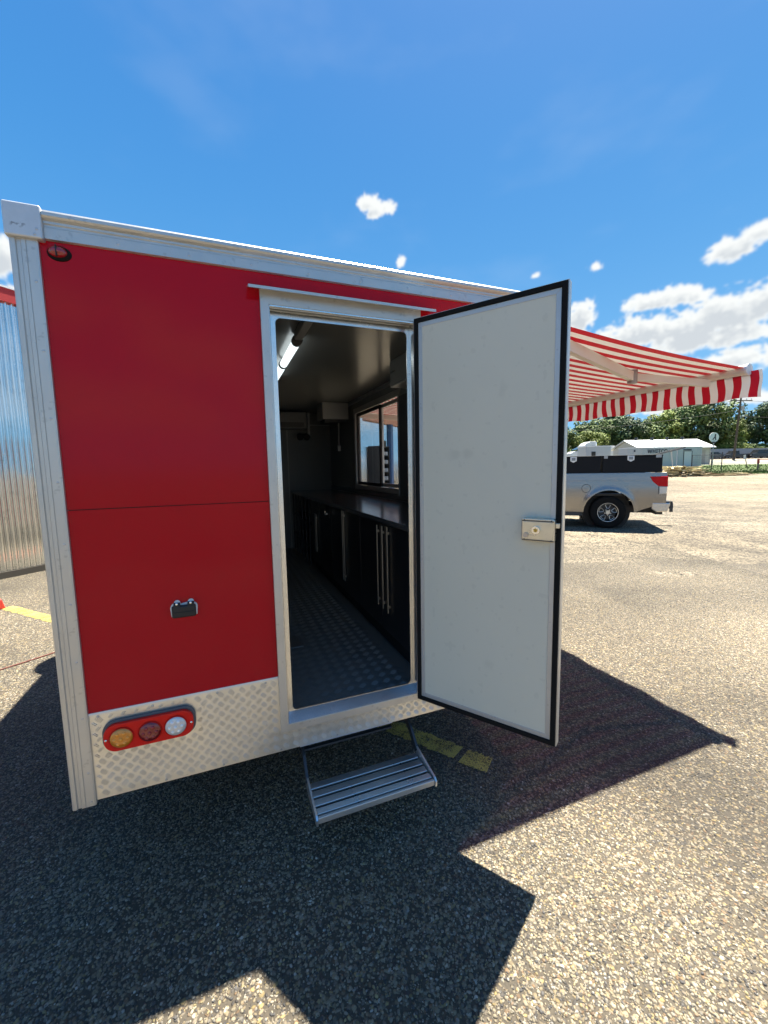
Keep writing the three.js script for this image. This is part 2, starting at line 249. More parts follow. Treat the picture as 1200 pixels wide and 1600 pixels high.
// ------------------------------------------------------------------ food trailer shell
function screwGeo(x, y, z, r = .0045) { const g = new THREE.SphereGeometry(r, 10, 5, 0, 6.2832, 0, Math.PI / 2); g.scale(1, .45, 1); g.rotateX(Math.PI / 2); g.translate(x, y, z); return g; }
function tread(inside, x0, x1, y0, y1, s, h, w = .085, fill = .82) { // five-bar tread on the plane z=0 (x,y), rising to z=h
  const pos = [], c = Math.SQRT1_2, u = [c, c], v = [-c, c], n = Math.ceil((Math.abs(x1 - x0) + Math.abs(y1 - y0)) / s) + 2, ox = (x0 + x1) / 2, oy = (y0 + y1) / 2;
  const tri = (a, b, d) => pos.push(...a, ...b, ...d);
  for (let i = -n; i <= n; i++) for (let j = -n; j <= n; j++) {
    const cx = ox + (i * u[0] + j * v[0]) * s, cy = oy + (i * u[1] + j * v[1]) * s; if (!inside(cx, cy, s * .1)) continue;
    const A = (i + j) & 1 ? u : v, B = (i + j) & 1 ? v : u;
    for (let k = -2; k <= 2; k++) {
      const o = k * s * .18, L = s * fill / 2 * (1 - .05 * k * k), hw = s * w / 2 * 1.25, bx = cx + B[0] * o, by = cy + B[1] * o;
      if (!inside(bx + A[0] * L, by + A[1] * L, 0) || !inside(bx - A[0] * L, by - A[1] * L, 0)) continue;
      const pt = (t, q, z) => [bx + A[0] * t * L + B[0] * q * hw, by + A[1] * t * L + B[1] * q * hw, z];
      const e1 = pt(-1, 0, 0), e2 = pt(1, 0, 0), a = pt(-.7, -1, 0), b = pt(.7, -1, 0), d = pt(.7, 1, 0), f = pt(-.7, 1, 0), t1 = pt(-.62, 0, h), t2 = pt(.62, 0, h);
      const flip = (A === u) ; const T = (p, q, r) => flip ? tri(p, q, r) : tri(p, r, q);
      T(e1, a, t1); T(a, b, t2); T(a, t2, t1); T(b, e2, t2); T(e2, d, t2); T(d, f, t1); T(d, t1, t2); T(f, e1, t1);
    }
  }
  const g = new THREE.BufferGeometry(); g.setAttribute('position', new THREE.Float32BufferAttribute(pos, 3)); g.computeVertexNormals(); return uvm(g);
}
const FL = .5, CE = 2.355, XI = 2.03, XW = 2.09, ZB = -4.02, ZE = -4.08;
const T = thing('food_trailer', 'red box food trailer with aluminium corner trim and an open rear door', 'trailer');
mesh('rear_wall', ext(poly([[.02, .40], [2.07, .40], [2.07, 2.41], [.02, 2.41]], [[[.79, .50], [.79, 2.222], [1.40, 2.222], [1.40, .50]]]), -.045, -.007), MAT.wallIn, T);
mesh('red_panel', ext(poly([[.07, 1.4728], [.757, 1.4728], [.757, 2.280], [1.428, 2.280], [1.428, 1.4728], [2.02, 1.4728], [2.02, 2.352], [.07, 2.352]]), -.006, 0), MAT.red, T);
mesh('red_panel', ext(poly([[.07, .7225], [.757, .7225], [.757, 1.4696], [.07, 1.4696]]), -.006, 0), MAT.red, T);
mesh('red_panel', ext(poly([[1.428, .7225], [2.02, .7225], [2.02, 1.4696], [1.428, 1.4696]]), -.006, 0), MAT.red, T);
mesh('panel_seam', bb(.08, .75, 1.4697, 1.4727, -.0058, -.003), M([.05, .003, .004], .7), T);
mesh('trim_strip', [bb(.074, .754, .717, .7245, -.005, .003)], MAT.trimWhite, T);
mesh('trim_strip', [bb(1.430, 2.012, .717, .7245, -.005, .003)], MAT.trimWhite, T);
const skirtPts = [[.07, .382], [2.02, .382], [2.02, .716], [1.428, .716], [1.428, .482], [.757, .482], [.757, .716], [.07, .716]];
mesh('tread_plate', ext(poly(skirtPts), -.006, -.001), MAT.tread, T);
{ const ins = (x, y, m) => y > .384 + m && y < .715 - m && x > .08 + m && x < 2.01 - m && !(x > .75 - m && x < 1.435 + m && y > .476 - m) && !(x > .112 && x < .430 && y > .563 && y < .690);
  const g = tread(ins, .07, 2.02, .382, .716, .0295, .0022, .075); g.translate(0, 0, -.0008); const m = mesh('tread_bars', g, MAT.tread, T); m.userData.kind = 'stuff'; }
for (const [x, y] of [[.104, .706], [.281, .706], [.511, .706], [.70, .706], [.307, .391], [.518, .391], [.75, .391], [1.0, .391], [1.25, .391]]) mesh('rivet', screwGeo(x, y, .0005, .005), MAT.screw, T);
const postPts = [[0, -.09], [0, .006], [.004, .012], [.0165, .012], [.0195, .0075], [.0290, .0075], [.0320, .012], [.0430, .012], [.0443, .0105], [.0456, .012], [.0700, .012], [.0755, .0095], [.0765, .002], [.0765, -.0055], [.02, -.0055], [.02, -.09]];
mesh('corner_post', extY(postPts, .372, 2.343), MAT.alu, T);
mesh('corner_post', extY(postPts.map(([x, z]) => [XW - x, z]).reverse(), .372, 2.343), MAT.alu, T);
const tCap = tex(256, 256, (u, v) => { let k = .95 + .10 * (tf(u, v, 6, 4, 2) - .5); const d = Math.hypot((u - .36) * 1.0, (v - .40) * 1.5); k -= .50 * ss(.58, .72, tf(u, v, 11, 2, 5)) * ss(.30, .12, d); return k; });
mesh('corner_cap', [(() => { const g = bb(-.005, .094, 2.339, 2.440, -.10, .026, .006), p = g.attributes.position, q = g.attributes.uv; for (let i = 0; i < p.count; i++) q.setXY(i, (p.getX(i) + .005) / .1 + (p.getZ(i) < .01 ? .5 + p.getZ(i) * 5 : 0), (p.getY(i) - 2.339) / .1); return g; })()], M([.62, .63, .65], .45, .55, { map: tCap }), T);
mesh('corner_cap', [bb(XW - .094, XW + .005, 2.339, 2.440, -.10, .026, .006)], MAT.aluPaint, T);
const railPts = [[-.006, 2.348], [.004, 2.346], [.012, 2.349], [.012, 2.382], [.0085, 2.385], [.0085, 2.392], [.012, 2.395], [.012, 2.402], [.020, 2.408], [.024, 2.414], [.024, 2.424], [.019, 2.431], [.010, 2.4325], [-.09, 2.4325], [-.09, 2.42], [-.006, 2.42]];
function extrudeX(pts, x0, x1) { const g = new THREE.ExtrudeGeometry(poly(pts.map(([z, y]) => [-z, y])), { depth: x1 - x0, bevelEnabled: false }); g.rotateY(Math.PI / 2); g.translate(x0, 0, 0); return uvm(g); }
mesh('top_rail', extrudeX(railPts, .0945, XW - .0945), MAT.alu, T);
for (const x of [.298, .515, .728, .944, 1.16, 1.375, 1.59, 1.80]) mesh('screw', screwGeo(x, 2.3665, .012), MAT.screw, T);
for (const y of [2.214, 1.998, 1.78, 1.568, 1.355, 1.14, .928, .715, .503, .388]) mesh('screw', screwGeo(.061, y, .012), MAT.screw, T);
for (const [x, y] of [[.074, 2.352], [.08, 2.368]]) mesh('screw', screwGeo(x, y, .026), MAT.screw, T);
// other walls, roof, floor
mesh('side_wall', bb(.006, .06, .40, 2.41, ZE, -.0455), MAT.wallIn, T);
mesh('side_panel', bb(.001, .0055, .40, 2.34, ZE + .06, -.092), MAT.red, T);
{ const z0 = -2.83, z1 = -1.58, y0 = 1.385, y1 = 2.225, sh = poly([[ZE, .40], [-.0455, .40], [-.0455, 2.41], [ZE, 2.41]], [[[z0, y0], [z0, y1], [z1, y1], [z1, y0]]]);
  const mk = (a, b) => { const g = new THREE.ExtrudeGeometry(sh, { depth: b - a, bevelEnabled: false }); g.rotateY(-Math.PI / 2); g.translate(b, 0, 0); return uvm(g); };
  mesh('side_wall', mk(XI, XW - .006), MAT.wallIn, T);
  const w = sub('serving_window', T);
  const fr = (a, b, c, d, x0, x1, t) => [bb(x0, x1, c, c + t, a, b), bb(x0, x1, d - t, d, a, b), bb(x0, x1, c + t, d - t, a, a + t), bb(x0, x1, c + t, d - t, b - t, b)];
  mesh('frame', fr(z0 - .035, z1 + .035, y0 - .035, y1 + .035, XI - .014, XI - .001, .055), MAT.alu, w);
  const zm = (z0 + z1) / 2 + .12;
  mesh('sash', fr(z0 + .021, zm + .02, y0 + .021, y1 - .021, XI + .004, XI + .022, .035), MAT.black, w);
  mesh('sash', fr(zm - .02, z1 - .021, y0 + .021, y1 - .021, XI + .024, XI + .042, .035), MAT.alu, w);
  mesh('pane', bb(XI + .012, XI + .014, y0 + .056, y1 - .056, z0 + .056, zm - .015), MAT.glass, w);
  mesh('pane', bb(XI + .032, XI + .034, y0 + .056, y1 - .056, zm + .015, z1 - .056), MAT.glass, w); }
mesh('front_wall', bb(.061, XI - .001, .40, 2.41, ZE, ZB), MAT.wallIn, T);
mesh('wall_trim', [bb(1.42, 1.435, FL + .01, 2.2, ZB + .001, ZB + .008), bb(1.05, 1.42, 2.185, 2.2, ZB + .001, ZB + .008), bb(1.435, 2.02, 2.185, 2.2, ZB + .001, ZB + .008)], MAT.greyBox, T);
mesh('ceiling', bb(.0605, XI - .0005, CE, CE + .03, ZB + .0005, -.0455), MAT.ceilIn, T);
mesh('ceiling_trim', [bb(XI - .03, XI - .0015, CE - .032, CE - .0015, ZB + .02, -.06)], MAT.aluPaint, T);
mesh('roof', bb(.0065, XW - .0065, 2.4105, 2.4315, ZE, -.0905), MAT.trimWhite, T);
mesh('floor', bb(.0605, XI - .0005, .44, FL, ZB + .0005, -.0455), MAT.floorIn, T);
{ const g = tread((x, z, m) => x > .07 + m && x < 1.445 - m && z > -4.0 + m && z < -.05 - m && !(x > .76 && x < 1.0 && z > -.92 && z < -.73), .06, 1.46, -4.0, -.05, .046, .0022); g.rotateX(-Math.PI / 2); const p = g.attributes.position; for (let i = 0; i < p.count; i++) p.setZ(i, -p.getZ(i)); 
  const a = p.array; for (let i = 0; i < a.length; i += 9) for (let k = 0; k < 3; k++) { const t = a[i + 3 + k]; a[i + 3 + k] = a[i + 6 + k]; a[i + 6 + k] = t; } g.computeVertexNormals(); g.translate(0, FL - .0003, 0); const m = mesh('floor_tread', g, MAT.floorIn, T); m.userData.kind = 'stuff'; }
mesh('floor_hatch', [bb(.77, .99, FL + .001, FL + .006, -.91, -.75, .002)], M([.25, .25, .26], .4, .8), T);
mesh('chassis_rail', bb(.25, .31, .30, .439, -4.0, -.12), MAT.steelDark, T); mesh('chassis_rail', bb(1.78, 1.84, .30, .439, -4.0, -.12), MAT.steelDark, T);
mesh('axle', cyl(.035, .035, [.12, .33, -2.3], [1.97, .33, -2.3]), MAT.steelDark, T);
for (const x of [.12, 1.80]) { const w = sub('wheel', T); const t = new THREE.TorusGeometry(.235, .095, 12, 32); t.rotateY(Math.PI / 2); t.scale(1, 1, 1); t.translate(x + .09, .33, -2.3); mesh('tyre', t, MAT.rubber, w); mesh('rim', cyl(.19, .19, [x + .03, .33, -2.3], [x + .15, .33, -2.3], 24), MAT.aluPaint, w); }
mesh('roof_vent', [cyl(.15, .15, [.24, 2.432, -2.9], [.24, 2.72, -2.9], 24), cyl(.23, .20, [.24, 2.72, -2.9], [.24, 2.80, -2.9], 28), cyl(.20, .06, [.24, 2.80, -2.9], [.24, 2.92, -2.9], 28)], MAT.aluPaint, T);
// door frame
{ const f = sub('door_frame', T);
  mesh('flange', ext(poly([[.752, .479], [1.432, .479], [1.432, 2.284], [.752, 2.284]], [[[.784, .511], [.784, 2.228], [1.398, 2.228], [1.398, .511]]]), .0005, .02, .0015), MAT.alu, f);
  mesh('jamb', [bb(.786, 1.396, 2.2225, 2.2275, -.045, .018), bb(1.3965, 1.4005, .505, 2.222, -.045, .018), bb(.7815, .7855, .505, 2.222, -.045, .018)], MAT.aluBright, f);
  mesh('lip', ext(poly([[.786, .505], [1.396, .505], [1.396, 2.222], [.786, 2.222]], [rrect(.8115, 1.386, .5395, 2.1985, .022, THREE.Path)]), -.036, -.030), MAT.aluBright, f);
  mesh('sill', extrudeX([[.0185, .507], [.0185, .5115], [-.029, .537], [-.0295, .507]], .7865, 1.3955), MAT.aluBright, f);
  mesh('head_strip', [bb(.79, 1.39, 2.2165, 2.2215, -.016, -.012), bb(.79, 1.39, 2.219, 2.2215, .004, .007)], MAT.alu, f); }
mesh('rain_gutter', [extrudeX([[.0005, 2.293], [.0005, 2.288], [.055, 2.2705], [.056, 2.266], [.060, 2.266], [.060, 2.2765]], .709, 1.487)], MAT.alu, T);
// marker lamp, latch, tail light
{ const m = sub('marker_lamp', T); const b = new THREE.SphereGeometry(1, 20, 12, 0, 6.2832, 0, Math.PI / 2); b.rotateX(Math.PI / 2); const base = b.clone(); base.scale(.034, .024, .012); base.translate(.127, 2.312, .0003); mesh('base', base, MAT.rubber, m);
  const l = b.clone(); l.scale(.027, .018, .020); l.translate(.125, 2.314, .004); mesh('lens', l, P([.30, .004, .008], .08, 0, { clearcoat: 1, clearcoatRoughness: .03 }), m); mesh('band', bb(.1225, .126, 2.297, 2.331, .016, .0245), MAT.black, m); }
{ const k = sub('hinged_cover', T); const s = new THREE.Shape(); s.moveTo(.370, 1.046); s.lineTo(.460, 1.046); s.lineTo(.4625, 1.078); s.quadraticCurveTo(.461, 1.094, .450, 1.095); s.absarc(.440, 1.098, .011, 0, Math.PI); s.lineTo(.404, 1.094); s.absarc(.392, 1.098, .011, 0, Math.PI); s.quadraticCurveTo(.369, 1.094, .3675, 1.078); s.closePath();
  mesh('gasket', ext(s, .0003, .004), MAT.trimWhite, k); mesh('lid', [bb(.373, .457, 1.043, 1.090, .003, .022, .007), cyl(.010, .010, [.381, 1.0915, .012], [.403, 1.0915, .012], 12), cyl(.010, .010, [.429, 1.0915, .012], [.451, 1.0915, .012], 12)], MAT.black, k);
  mesh('rib', bb(.378, .452, 1.062, 1.066, .0215, .0245), MAT.black, k);
  for (const x of [.392, .440]) mesh('screw', screwGeo(x, 1.0985, .0215, .005), MAT.chrome, k); }
{ const t = sub('tail_light', T), cy = .6265; 
  mesh('housing', ext(rrect(.114, .428, cy - .060, cy + .058, .045), -.0005, .013, .003), M([.11, .105, .11], .6), t);
  const lensM = P([.80, .018, .008], .12, 0, { specularIntensity: .45, bumpMap: rep(tex(64, 64, (u, v) => .5 + .5 * Math.cos(u * 6.283 * 2) * Math.cos(v * 6.283 * 2)), 90), bumpScale: .0012 });
  mesh('red_lens', ext(rrect(.121, .421, cy - .054, cy + .051, .042), .012, .030, .004), lensM, t);
  const lamp = (x, c, rough) => { const g = new THREE.SphereGeometry(1, 28, 12, 0, 6.2832, 0, Math.PI / 2); g.rotateX(Math.PI / 2); g.scale(.0375, .0375, .012); g.translate(x, cy - .003, .0315); const parts = [];
    mesh('lamp', g, P(c, rough, .25, { clearcoat: 1, clearcoatRoughness: .04 }), t);
    for (let q = 0; q < 7; q++) { const a = q * Math.PI / 3, R = q ? .021 : 0, d = new THREE.SphereGeometry(.0078, 10, 6); d.translate(x + Math.cos(a) * R, cy - .003 + Math.sin(a) * R, q ? .0375 : .041); parts.push(d); }
    mesh('led', parts, P(c.map(v => Math.min(1, v * 1.5)), .1, .3, { clearcoat: 1 }), t);
    mesh('bezel', (() => { const r = new THREE.TorusGeometry(.0385, .0022, 8, 36); r.translate(x, cy - .003, .0325); return r; })(), lensM, t); };
  lamp(.1785, [.62, .22, .015], .12); lamp(.2715, [.20, .006, .008], .12); lamp(.359, [.62, .61, .60], .15);
  for (const x of [.129, .413]) mesh('screw', screwGeo(x, cy - .002, .032, .0045), MAT.chrome, t); }
// fold-down step
{ const s = sub('step', T), mt = M([.78, .79, .80], .38, .9, { map: rep(tAluC, 4), roughnessMap: rep(tSmudge, 4) });
  const y = .222; let z = .035; for (const w of [.036, .036, .036, .031]) { mesh('tread_board', bb(.858, 1.374, y - .010, y, z, z + w, .003), mt, s); z += w + .0115; }
  mesh('nosing', bb(.856, 1.376, y - .026, y + .001, z - .0045, z + .010, .004), MAT.alu, s);
  mesh('base_plate', bb(.862, 1.371, y - .022, y - .012, .032, z), MAT.black, s);
  for (const x of [.847, 1.377]) { const g = ext(poly([[.012, .252], [.03, .257], [z, .229], [z + .014, .217], [z + .014, .193], [.03, .193], [.012, .207]]), 0, .009, .001); g.rotateY(-Math.PI / 2); g.translate(x + .009, 0, 0); mesh('side_plate', g, mt, s); 
    mesh('arm', [beam([x + .004, .365, -.14], [x + .004, .30, -.03], .012, .034), beam([x + .004, .305, -.035], [x + .004, .232, .04], .012, .034)], MAT.steelDark, s); }
  mesh('cross_rail', [bb(.838, 1.29, .345, .372, -.075, -.045, .003)], mt, s); mesh('cross_rail', [bb(.838, 1.29, .315, .325, -.07, -.05, .002)], MAT.steelDark, s); }
// open door leaf (part of the trailer, hung on the right side of the opening)
{ const d = new THREE.Group(); d.name = 'rear_door'; d.position.set(1.3872, 0, .0500); d.rotation.y = Math.atan2(-.83289, .55344); T.add(d);  // local x runs from the hinge to the free edge, local -z... inner face looks to local +z or -z
  const y0 = .5066, y1 = 2.2274, w = .614, F = 1;
  const fz = (a, b) => F > 0 ? [a, b] : [-b, -a];
  const slab = (s, a, b, bv = 0) => ext(s, ...fz(a, b), bv);
  mesh('leaf', slab(poly([[0, y0], [w, y0], [w, y1], [0, y1]]), -.036, -.004), MAT.red, d);
  mesh('edge_trim', [bb(w + .0003, w + .004, y0, y1, ...fz(-.0365, .001)), bb(-.001, w + .004, y1 + .0003, y1 + .003, ...fz(-.0365, .001))], MAT.alu, d);
  mesh('gasket', slab(poly([[0, y0], [w, y0], [w, y1], [0, y1]], [[[0.0195, y0 + 0.0195], [0.0195, y1 - 0.0195], [w - 0.0195, y1 - 0.0195], [w - 0.0195, y0 + 0.0195]]]), -.0038, .009, .003), MAT.rubber, d);
  const b = 0.0195, i = .038, bev = (p) => slab(poly(p), -.0036, .003, .0012);
  for (const p of [[[b, y0 + b], [w - b, y0 + b], [w - i, y0 + i], [i, y0 + i]], [[b, y1 - b], [i, y1 - i], [w - i, y1 - i], [w - b, y1 - b]], [[b, y0 + b], [i, y0 + i], [i, y1 - i], [b, y1 - b]], [[w - b, y0 + b], [w - b, y1 - b], [w - i, y1 - i], [w - i, y0 + i]]]) mesh('trim_strip', bev(p), MAT.aluPaint, d);
  const tDoor = tex(512, 512, (u, v) => { let k = 1 + .05 * (tf(u, v, 4, 4, 3) - .5); k -= .10 * ss(.76, .9, tf(u, v, 13, 3, 71)); const s = tf(u, v, 60, 2, 17) > .80 ? .05 : 0; return clamp(.93 * k - s); });
  const dm = MAT.doorIn.clone(); dm.map = rep(tDoor, .8, .7);
  mesh('inner_panel', slab(poly([[i, y0 + i], [w - i, y0 + i], [w - i, y1 - i], [i, y1 - i]]), -.0038, .001), dm, d);
  const lm = M([.74, .68, .56], .38, .85, { map: rep(tAluC, 9), roughnessMap: rep(tSmudge, 8) });
  mesh('lock_case', slab(rrect(.479, .598, 1.313, 1.399, .008), .001, .034, .003), lm, d);
  mesh('lock_plate', slab(rrect(.484, .593, 1.322, 1.387, .004), .0335, .036, .001), lm, d);
  for (const [a, b] of [[1.3885, 1.392], [1.3165, 1.3195]]) mesh('lock_edge', bb(.482, .596, a, b, ...fz(.032, .0365)), MAT.steelDark, d);
  mesh('lock_cylinder', [cyl(.0155, .014, [.534, 1.357, F * .035], [.534, 1.357, F * .046], 24)], MAT.chrome, d);
  mesh('key_plug', [cyl(.0075, .007, [.534, 1.357, F * .0455], [.534, 1.357, F * .0485], 16)], M([.55, .38, .10], .35, .9), d);
  mesh('key_slot', bb(.5333, .5347, 1.352, 1.362, ...fz(.0482, .0489)), MAT.black, d);
  mesh('lock_knob', [cyl(.0095, .009, [.4965, 1.336, F * .035], [.4965, 1.336, F * .043], 16)], M([.50, .44, .40], .4, .8), d);
  mesh('latch_bolt', [bb(.5985, .612, 1.366, 1.384, ...fz(.010, .026), .002)], lm, d);
  for (const [x, y] of [[.490, 1.392], [.587, 1.392], [.490, 1.319], [.587, 1.319]]) mesh('screw', [cyl(.0028, .0024, [x, y, F * .0345], [x, y, F * .0368], 8)], MAT.steelDark, d);
  for (const y of [.75, 1.37, 1.98]) mesh('hinge', [cyl(.008, .008, [-.006, y - .05, F * -.02], [-.006, y + .05, F * -.02], 12)], MAT.alu, d);
}
// ------------------------------------------------------------------ inside the trailer
{ const k = thing('kitchen_counter', 'long steel topped counter with black cabinets inside the trailer', 'counter');
  mesh('countertop', [bb(1.435, 2.015, 1.272, 1.302, -4.0, -.06, .004)], MAT.counter, k);
  mesh('splashback', bb(2.016, 2.027, 1.303, 1.36, -4.0, -.06), MAT.counter, k);
  mesh('carcass', [bb(1.475, 2.02, .60, 1.271, -2.75, -.07)], MAT.cabinet, k);
  mesh('plinth', [bb(1.50, 2.02, FL + .001, .599, -2.75, -.07)], MAT.black, k);
  for (const [a, b] of [[-.585, -.07], [-1.00, -.59], [-1.405, -1.005], [-1.82, -1.41], [-2.28, -1.825], [-2.74, -2.285]]) mesh('cabinet_door', bb(1.458, 1.4745, .61, 1.262, a + .003, b - .003, .003), MAT.cabinet, k);
  for (const [z, a, b, w] of [[-.63, .744, 1.247, .007], [-.545, .743, 1.25, .008], [-.465, .739, 1.255, .008], [-1.43, .70, 1.262, .016], [-1.385, .70, 1.262, .008], [-2.47, .745, 1.134, .03], [-2.42, .745, 1.134, .03]]) mesh('handle', [bb(1.443, 1.450, a, b, z - w / 2, z + w / 2, .002), bb(1.450, 1.4575, a + .03, a + .045, z - .004, z + .004), bb(1.450, 1.4575, b - .045, b - .03, z - .004, z + .004)], MAT.handle, k);
  mesh('socket_plate', bb(1.449, 1.4575, 1.15, 1.262, -1.99, -1.87, .003), MAT.black, k); mesh('tap_knob', [cyl(.014, .012, [1.448, 1.185, -1.93], [1.425, 1.185, -1.93], 14), cyl(.006, .006, [1.43, 1.185, -1.93], [1.43, 1.215, -1.93], 10)], MAT.chrome, k);
  for (let q = 0; q < 6; q++) mesh('rack_post', bb(1.46, 1.475, FL + .001, 1.271, -3.98 + q * .22, -3.965 + q * .22), MAT.steelDark, k);
  mesh('rack_shelf', bb(1.476, 2.0, .72, .74, -3.98, -2.80), MAT.steelDark, k); mesh('rack_shelf', bb(1.476, 2.0, .98, 1.0, -3.98, -2.80), MAT.steelDark, k); }
{ const o = thing('overhead_cabinet', 'grey cabinet under the ceiling at upper right of the doorway', 'cabinet');
  mesh('carcass', bb(1.765, 2.0, 2.18, CE - .002, -1.112, -.12), MAT.wallIn, o); mesh('door_panel', bb(1.75, 1.764, 2.183, CE - .004, -1.11, -.62, .002), MAT.wallIn, o); mesh('door_panel', bb(1.75, 1.764, 2.183, CE - .004, -.615, -.125, .002), MAT.wallIn, o); mesh('handle', bb(1.742, 1.7495, 2.262, 2.272, -1.08, -1.0), MAT.chrome, o); mesh('bottom_rail', bb(1.752, 2.0, 2.172, 2.1795, -1.112, -.12), MAT.aluPaint, o); }
{ const o = thing('tall_panel', 'dark upright panel between the serving window and the overhead cabinet', 'panel'); mesh('board', bb(1.955, 2.028, 1.3605, 2.1715, -1.44, -.95), MAT.darkGrey, o); mesh('edge_strip', bb(1.946, 1.9545, 1.3605, 2.1715, -1.44, -1.425), MAT.aluPaint, o); }
{ const o = thing('air_conditioner', 'pale box shaped air conditioner high on the far inner wall', 'air conditioner'); mesh('case', bb(.86, 1.66, 2.12, 2.34, -4.0, -3.78, .02), MAT.greyBox, o); for (let q = 0; q < 5; q++) mesh('louvre', bb(.90, 1.62, 2.14 + q * .013, 2.147 + q * .013, -3.781, -3.774), MAT.darkGrey, o); mesh('bracket', bb(1.70, 1.73, 2.0, 2.353, -3.98, -3.95), MAT.aluPaint, o); }
{ const o = thing('vent_hood', 'square pale vent box hung at the corner of the ceiling by the window', 'vent box'); mesh('case', bb(1.69, 1.998, 2.165, CE - .003, -3.3, -3.0, .004), MAT.greyBox, o); mesh('collar', bb(1.72, 1.97, 2.13, 2.1645, -3.27, -3.03), MAT.darkGrey, o); }
{ const o = thing('plug_lead', 'grey lead with a plug hanging below the vent box', 'lead'); mesh('cord', tube([[1.90, 2.13, -3.1], [1.902, 2.02, -3.1], [1.898, 1.93, -3.1], [1.90, 1.86, -3.1]], .005, 16, 6), MAT.greyBox, o); mesh('plug', bb(1.88, 1.92, 1.80, 1.865, -3.115, -3.085, .005), MAT.greyBox, o); }
{ const o = thing('wall_spotlight', 'small black twin head spotlight on the far inner wall', 'spotlight'); mesh('mount', bb(1.60, 1.66, 2.04, 2.075, -4.018, -3.97), MAT.black, o); for (const x of [1.585, 1.675]) mesh('head', [cyl(.036, .045, [x, 2.045, -3.97], [x, 2.02, -3.90], 16)], MAT.black, o); }
{ const o = thing('ceiling_light', 'white tube lamp under the trailer ceiling seen through the doorway', 'lamp', [1.018, 0, 0]);
  mesh('housing', [bb(-.022, .022, CE - .045, CE - .001, -.67, -.12, .006)], MAT.greyBox, o);
  for (const z of [-.715, -1.275, -1.80]) mesh('end_cap', [cyl(.030, .030, [0, CE - .034, z - .018], [0, CE - .034, z + .018], 20)], M([.10, .10, .10], .5), o);
  const em = M([.8, .82, .82], .4, 0, { emissive: lin(.86, .97, 1), emissiveIntensity: .42 });
  for (const [a, b] of [[-1.256, -.734], [-1.781, -1.294]]) { mesh('tube', [cyl(.025, .025, [0, CE - .036, a], [0, CE - .036, b], 20)], em, o);
    const l = new THREE.RectAreaLight(lin(.86, .97, 1), .42, .06, b - a); l.position.set(0, CE - .062, (a + b) / 2); l.rotation.x = -Math.PI / 2; o.add(l); l.name = 'tube_glow'; } }
// ------------------------------------------------------------------ awning
{ const a = thing('awning', 'red and white striped folding arm awning stretched from the trailer side', 'awning');
  const sw = .0487, X0 = XW + .06, X1 = 3.90, Y0 = 2.352, Y1 = 2.222, Z0 = -.052, NZ = 74, r = rng(9);
  const red = P([.52, .004, .020], .8, 0, { transmission: .11, thickness: 0, side: THREE.DoubleSide }), wh = P([.82, .79, .73], .85, 0, { transmission: .11, thickness: 0, side: THREE.DoubleSide });
  const grid = (nu, nv, f) => { const pos = [], id = [], uv = []; for (let j = 0; j <= nv; j++) for (let i = 0; i <= nu; i++) { pos.push(...f(i / nu, j / nv)); uv.push(i / nu, j / nv); } for (let j = 0; j < nv; j++) for (let i = 0; i < nu; i++) { const q = j * (nu + 1) + i; id.push(q, q + 1, q + nu + 1, q + 1, q + nu + 2, q + nu + 1); } const g = new THREE.BufferGeometry(); g.setAttribute('position', new THREE.Float32BufferAttribute(pos, 3)); g.setAttribute('uv', new THREE.Float32BufferAttribute(uv, 2)); g.setIndex(id); g.computeVertexNormals(); return g.toNonIndexed(); };
  const canopy = (z0, z1) => grid(14, 1, (u, v) => { const x = mix(X0, X1, u), z = mix(z0, z1, v); return [x, mix(Y0, Y1, u) - .018 * Math.sin(Math.PI * u) + .004 * Math.sin(z * 7) * Math.sin(Math.PI * u), z]; });
  const wave = z => .007 * Math.sin(z * 9.5 + 1) + .007 * Math.sin(z * 21 + .4) ;
  const val = (z0, z1) => grid(4, 10, (u, v) => { const z = mix(z0, z1, u), drop = .175 + .006 * Math.sin(z * 17); const k = v; return [3.945 + wave(z) * k * 1.1 + .012 * k, 2.198 - drop * k, z + .006 * Math.sin(k * 5 + z * 9)]; });
  const C = [[], []], V = [[], []];
  for (let i = 0; i < NZ; i++) { const z0 = Z0 - i * sw, z1 = z0 - sw, c = i % 2; C[c].push(canopy(z0, z1)); }
  for (let i = -1; i < NZ; i++) { const z0 = Z0 + .010 - i * sw, z1 = z0 - sw, c = ((i + 1) % 2); V[c].push(val(z0, z1)); }
  V[1].push(val(Z0 + .010 + sw + .018, Z0 + .010 + sw));
  mesh('red_stripes', C[0], red, a); mesh('white_stripes', C[1], wh, a); mesh('red_valance', V[0], red, a); mesh('white_valance', V[1], wh, a);
  const ze = Z0 - NZ * sw; const pm = M([.72, .69, .63], .5, .1);
  mesh('front_bar', [cyl(.034, .034, [3.925, 2.208, Z0 + .004], [3.925, 2.208, ze - .02], 20)], pm, a);
  mesh('end_cap', [cyl(.037, .037, [3.925, 2.208, Z0 + .0042], [3.925, 2.208, Z0 + .018], 24)], M([.78, .78, .77], .4), a);
  mesh('cassette', [bb(XW + .002, XW + .13, 2.30, 2.42, ze - .04, Z0 + .02, .02)], pm, a);
  const arm = (z, s, flip) => { const sh = [XW + .09, 2.295, z], el = [3.32, 2.20, z - flip * .33], tip = [3.885, 2.155, z - flip * .17]; mesh('arm', [beam(sh, el, .035, .062), beam(el, tip, .032, .048)], pm, a); mesh('elbow', [cyl(.032, .032, [el[0], el[1] - .045, el[2]], [el[0], el[1] + .045, el[2]], 14)], M([.35, .34, .33], .5, .5), a); };
  arm(-.09, 1, 1); arm(-3.56, 1, -1);
}
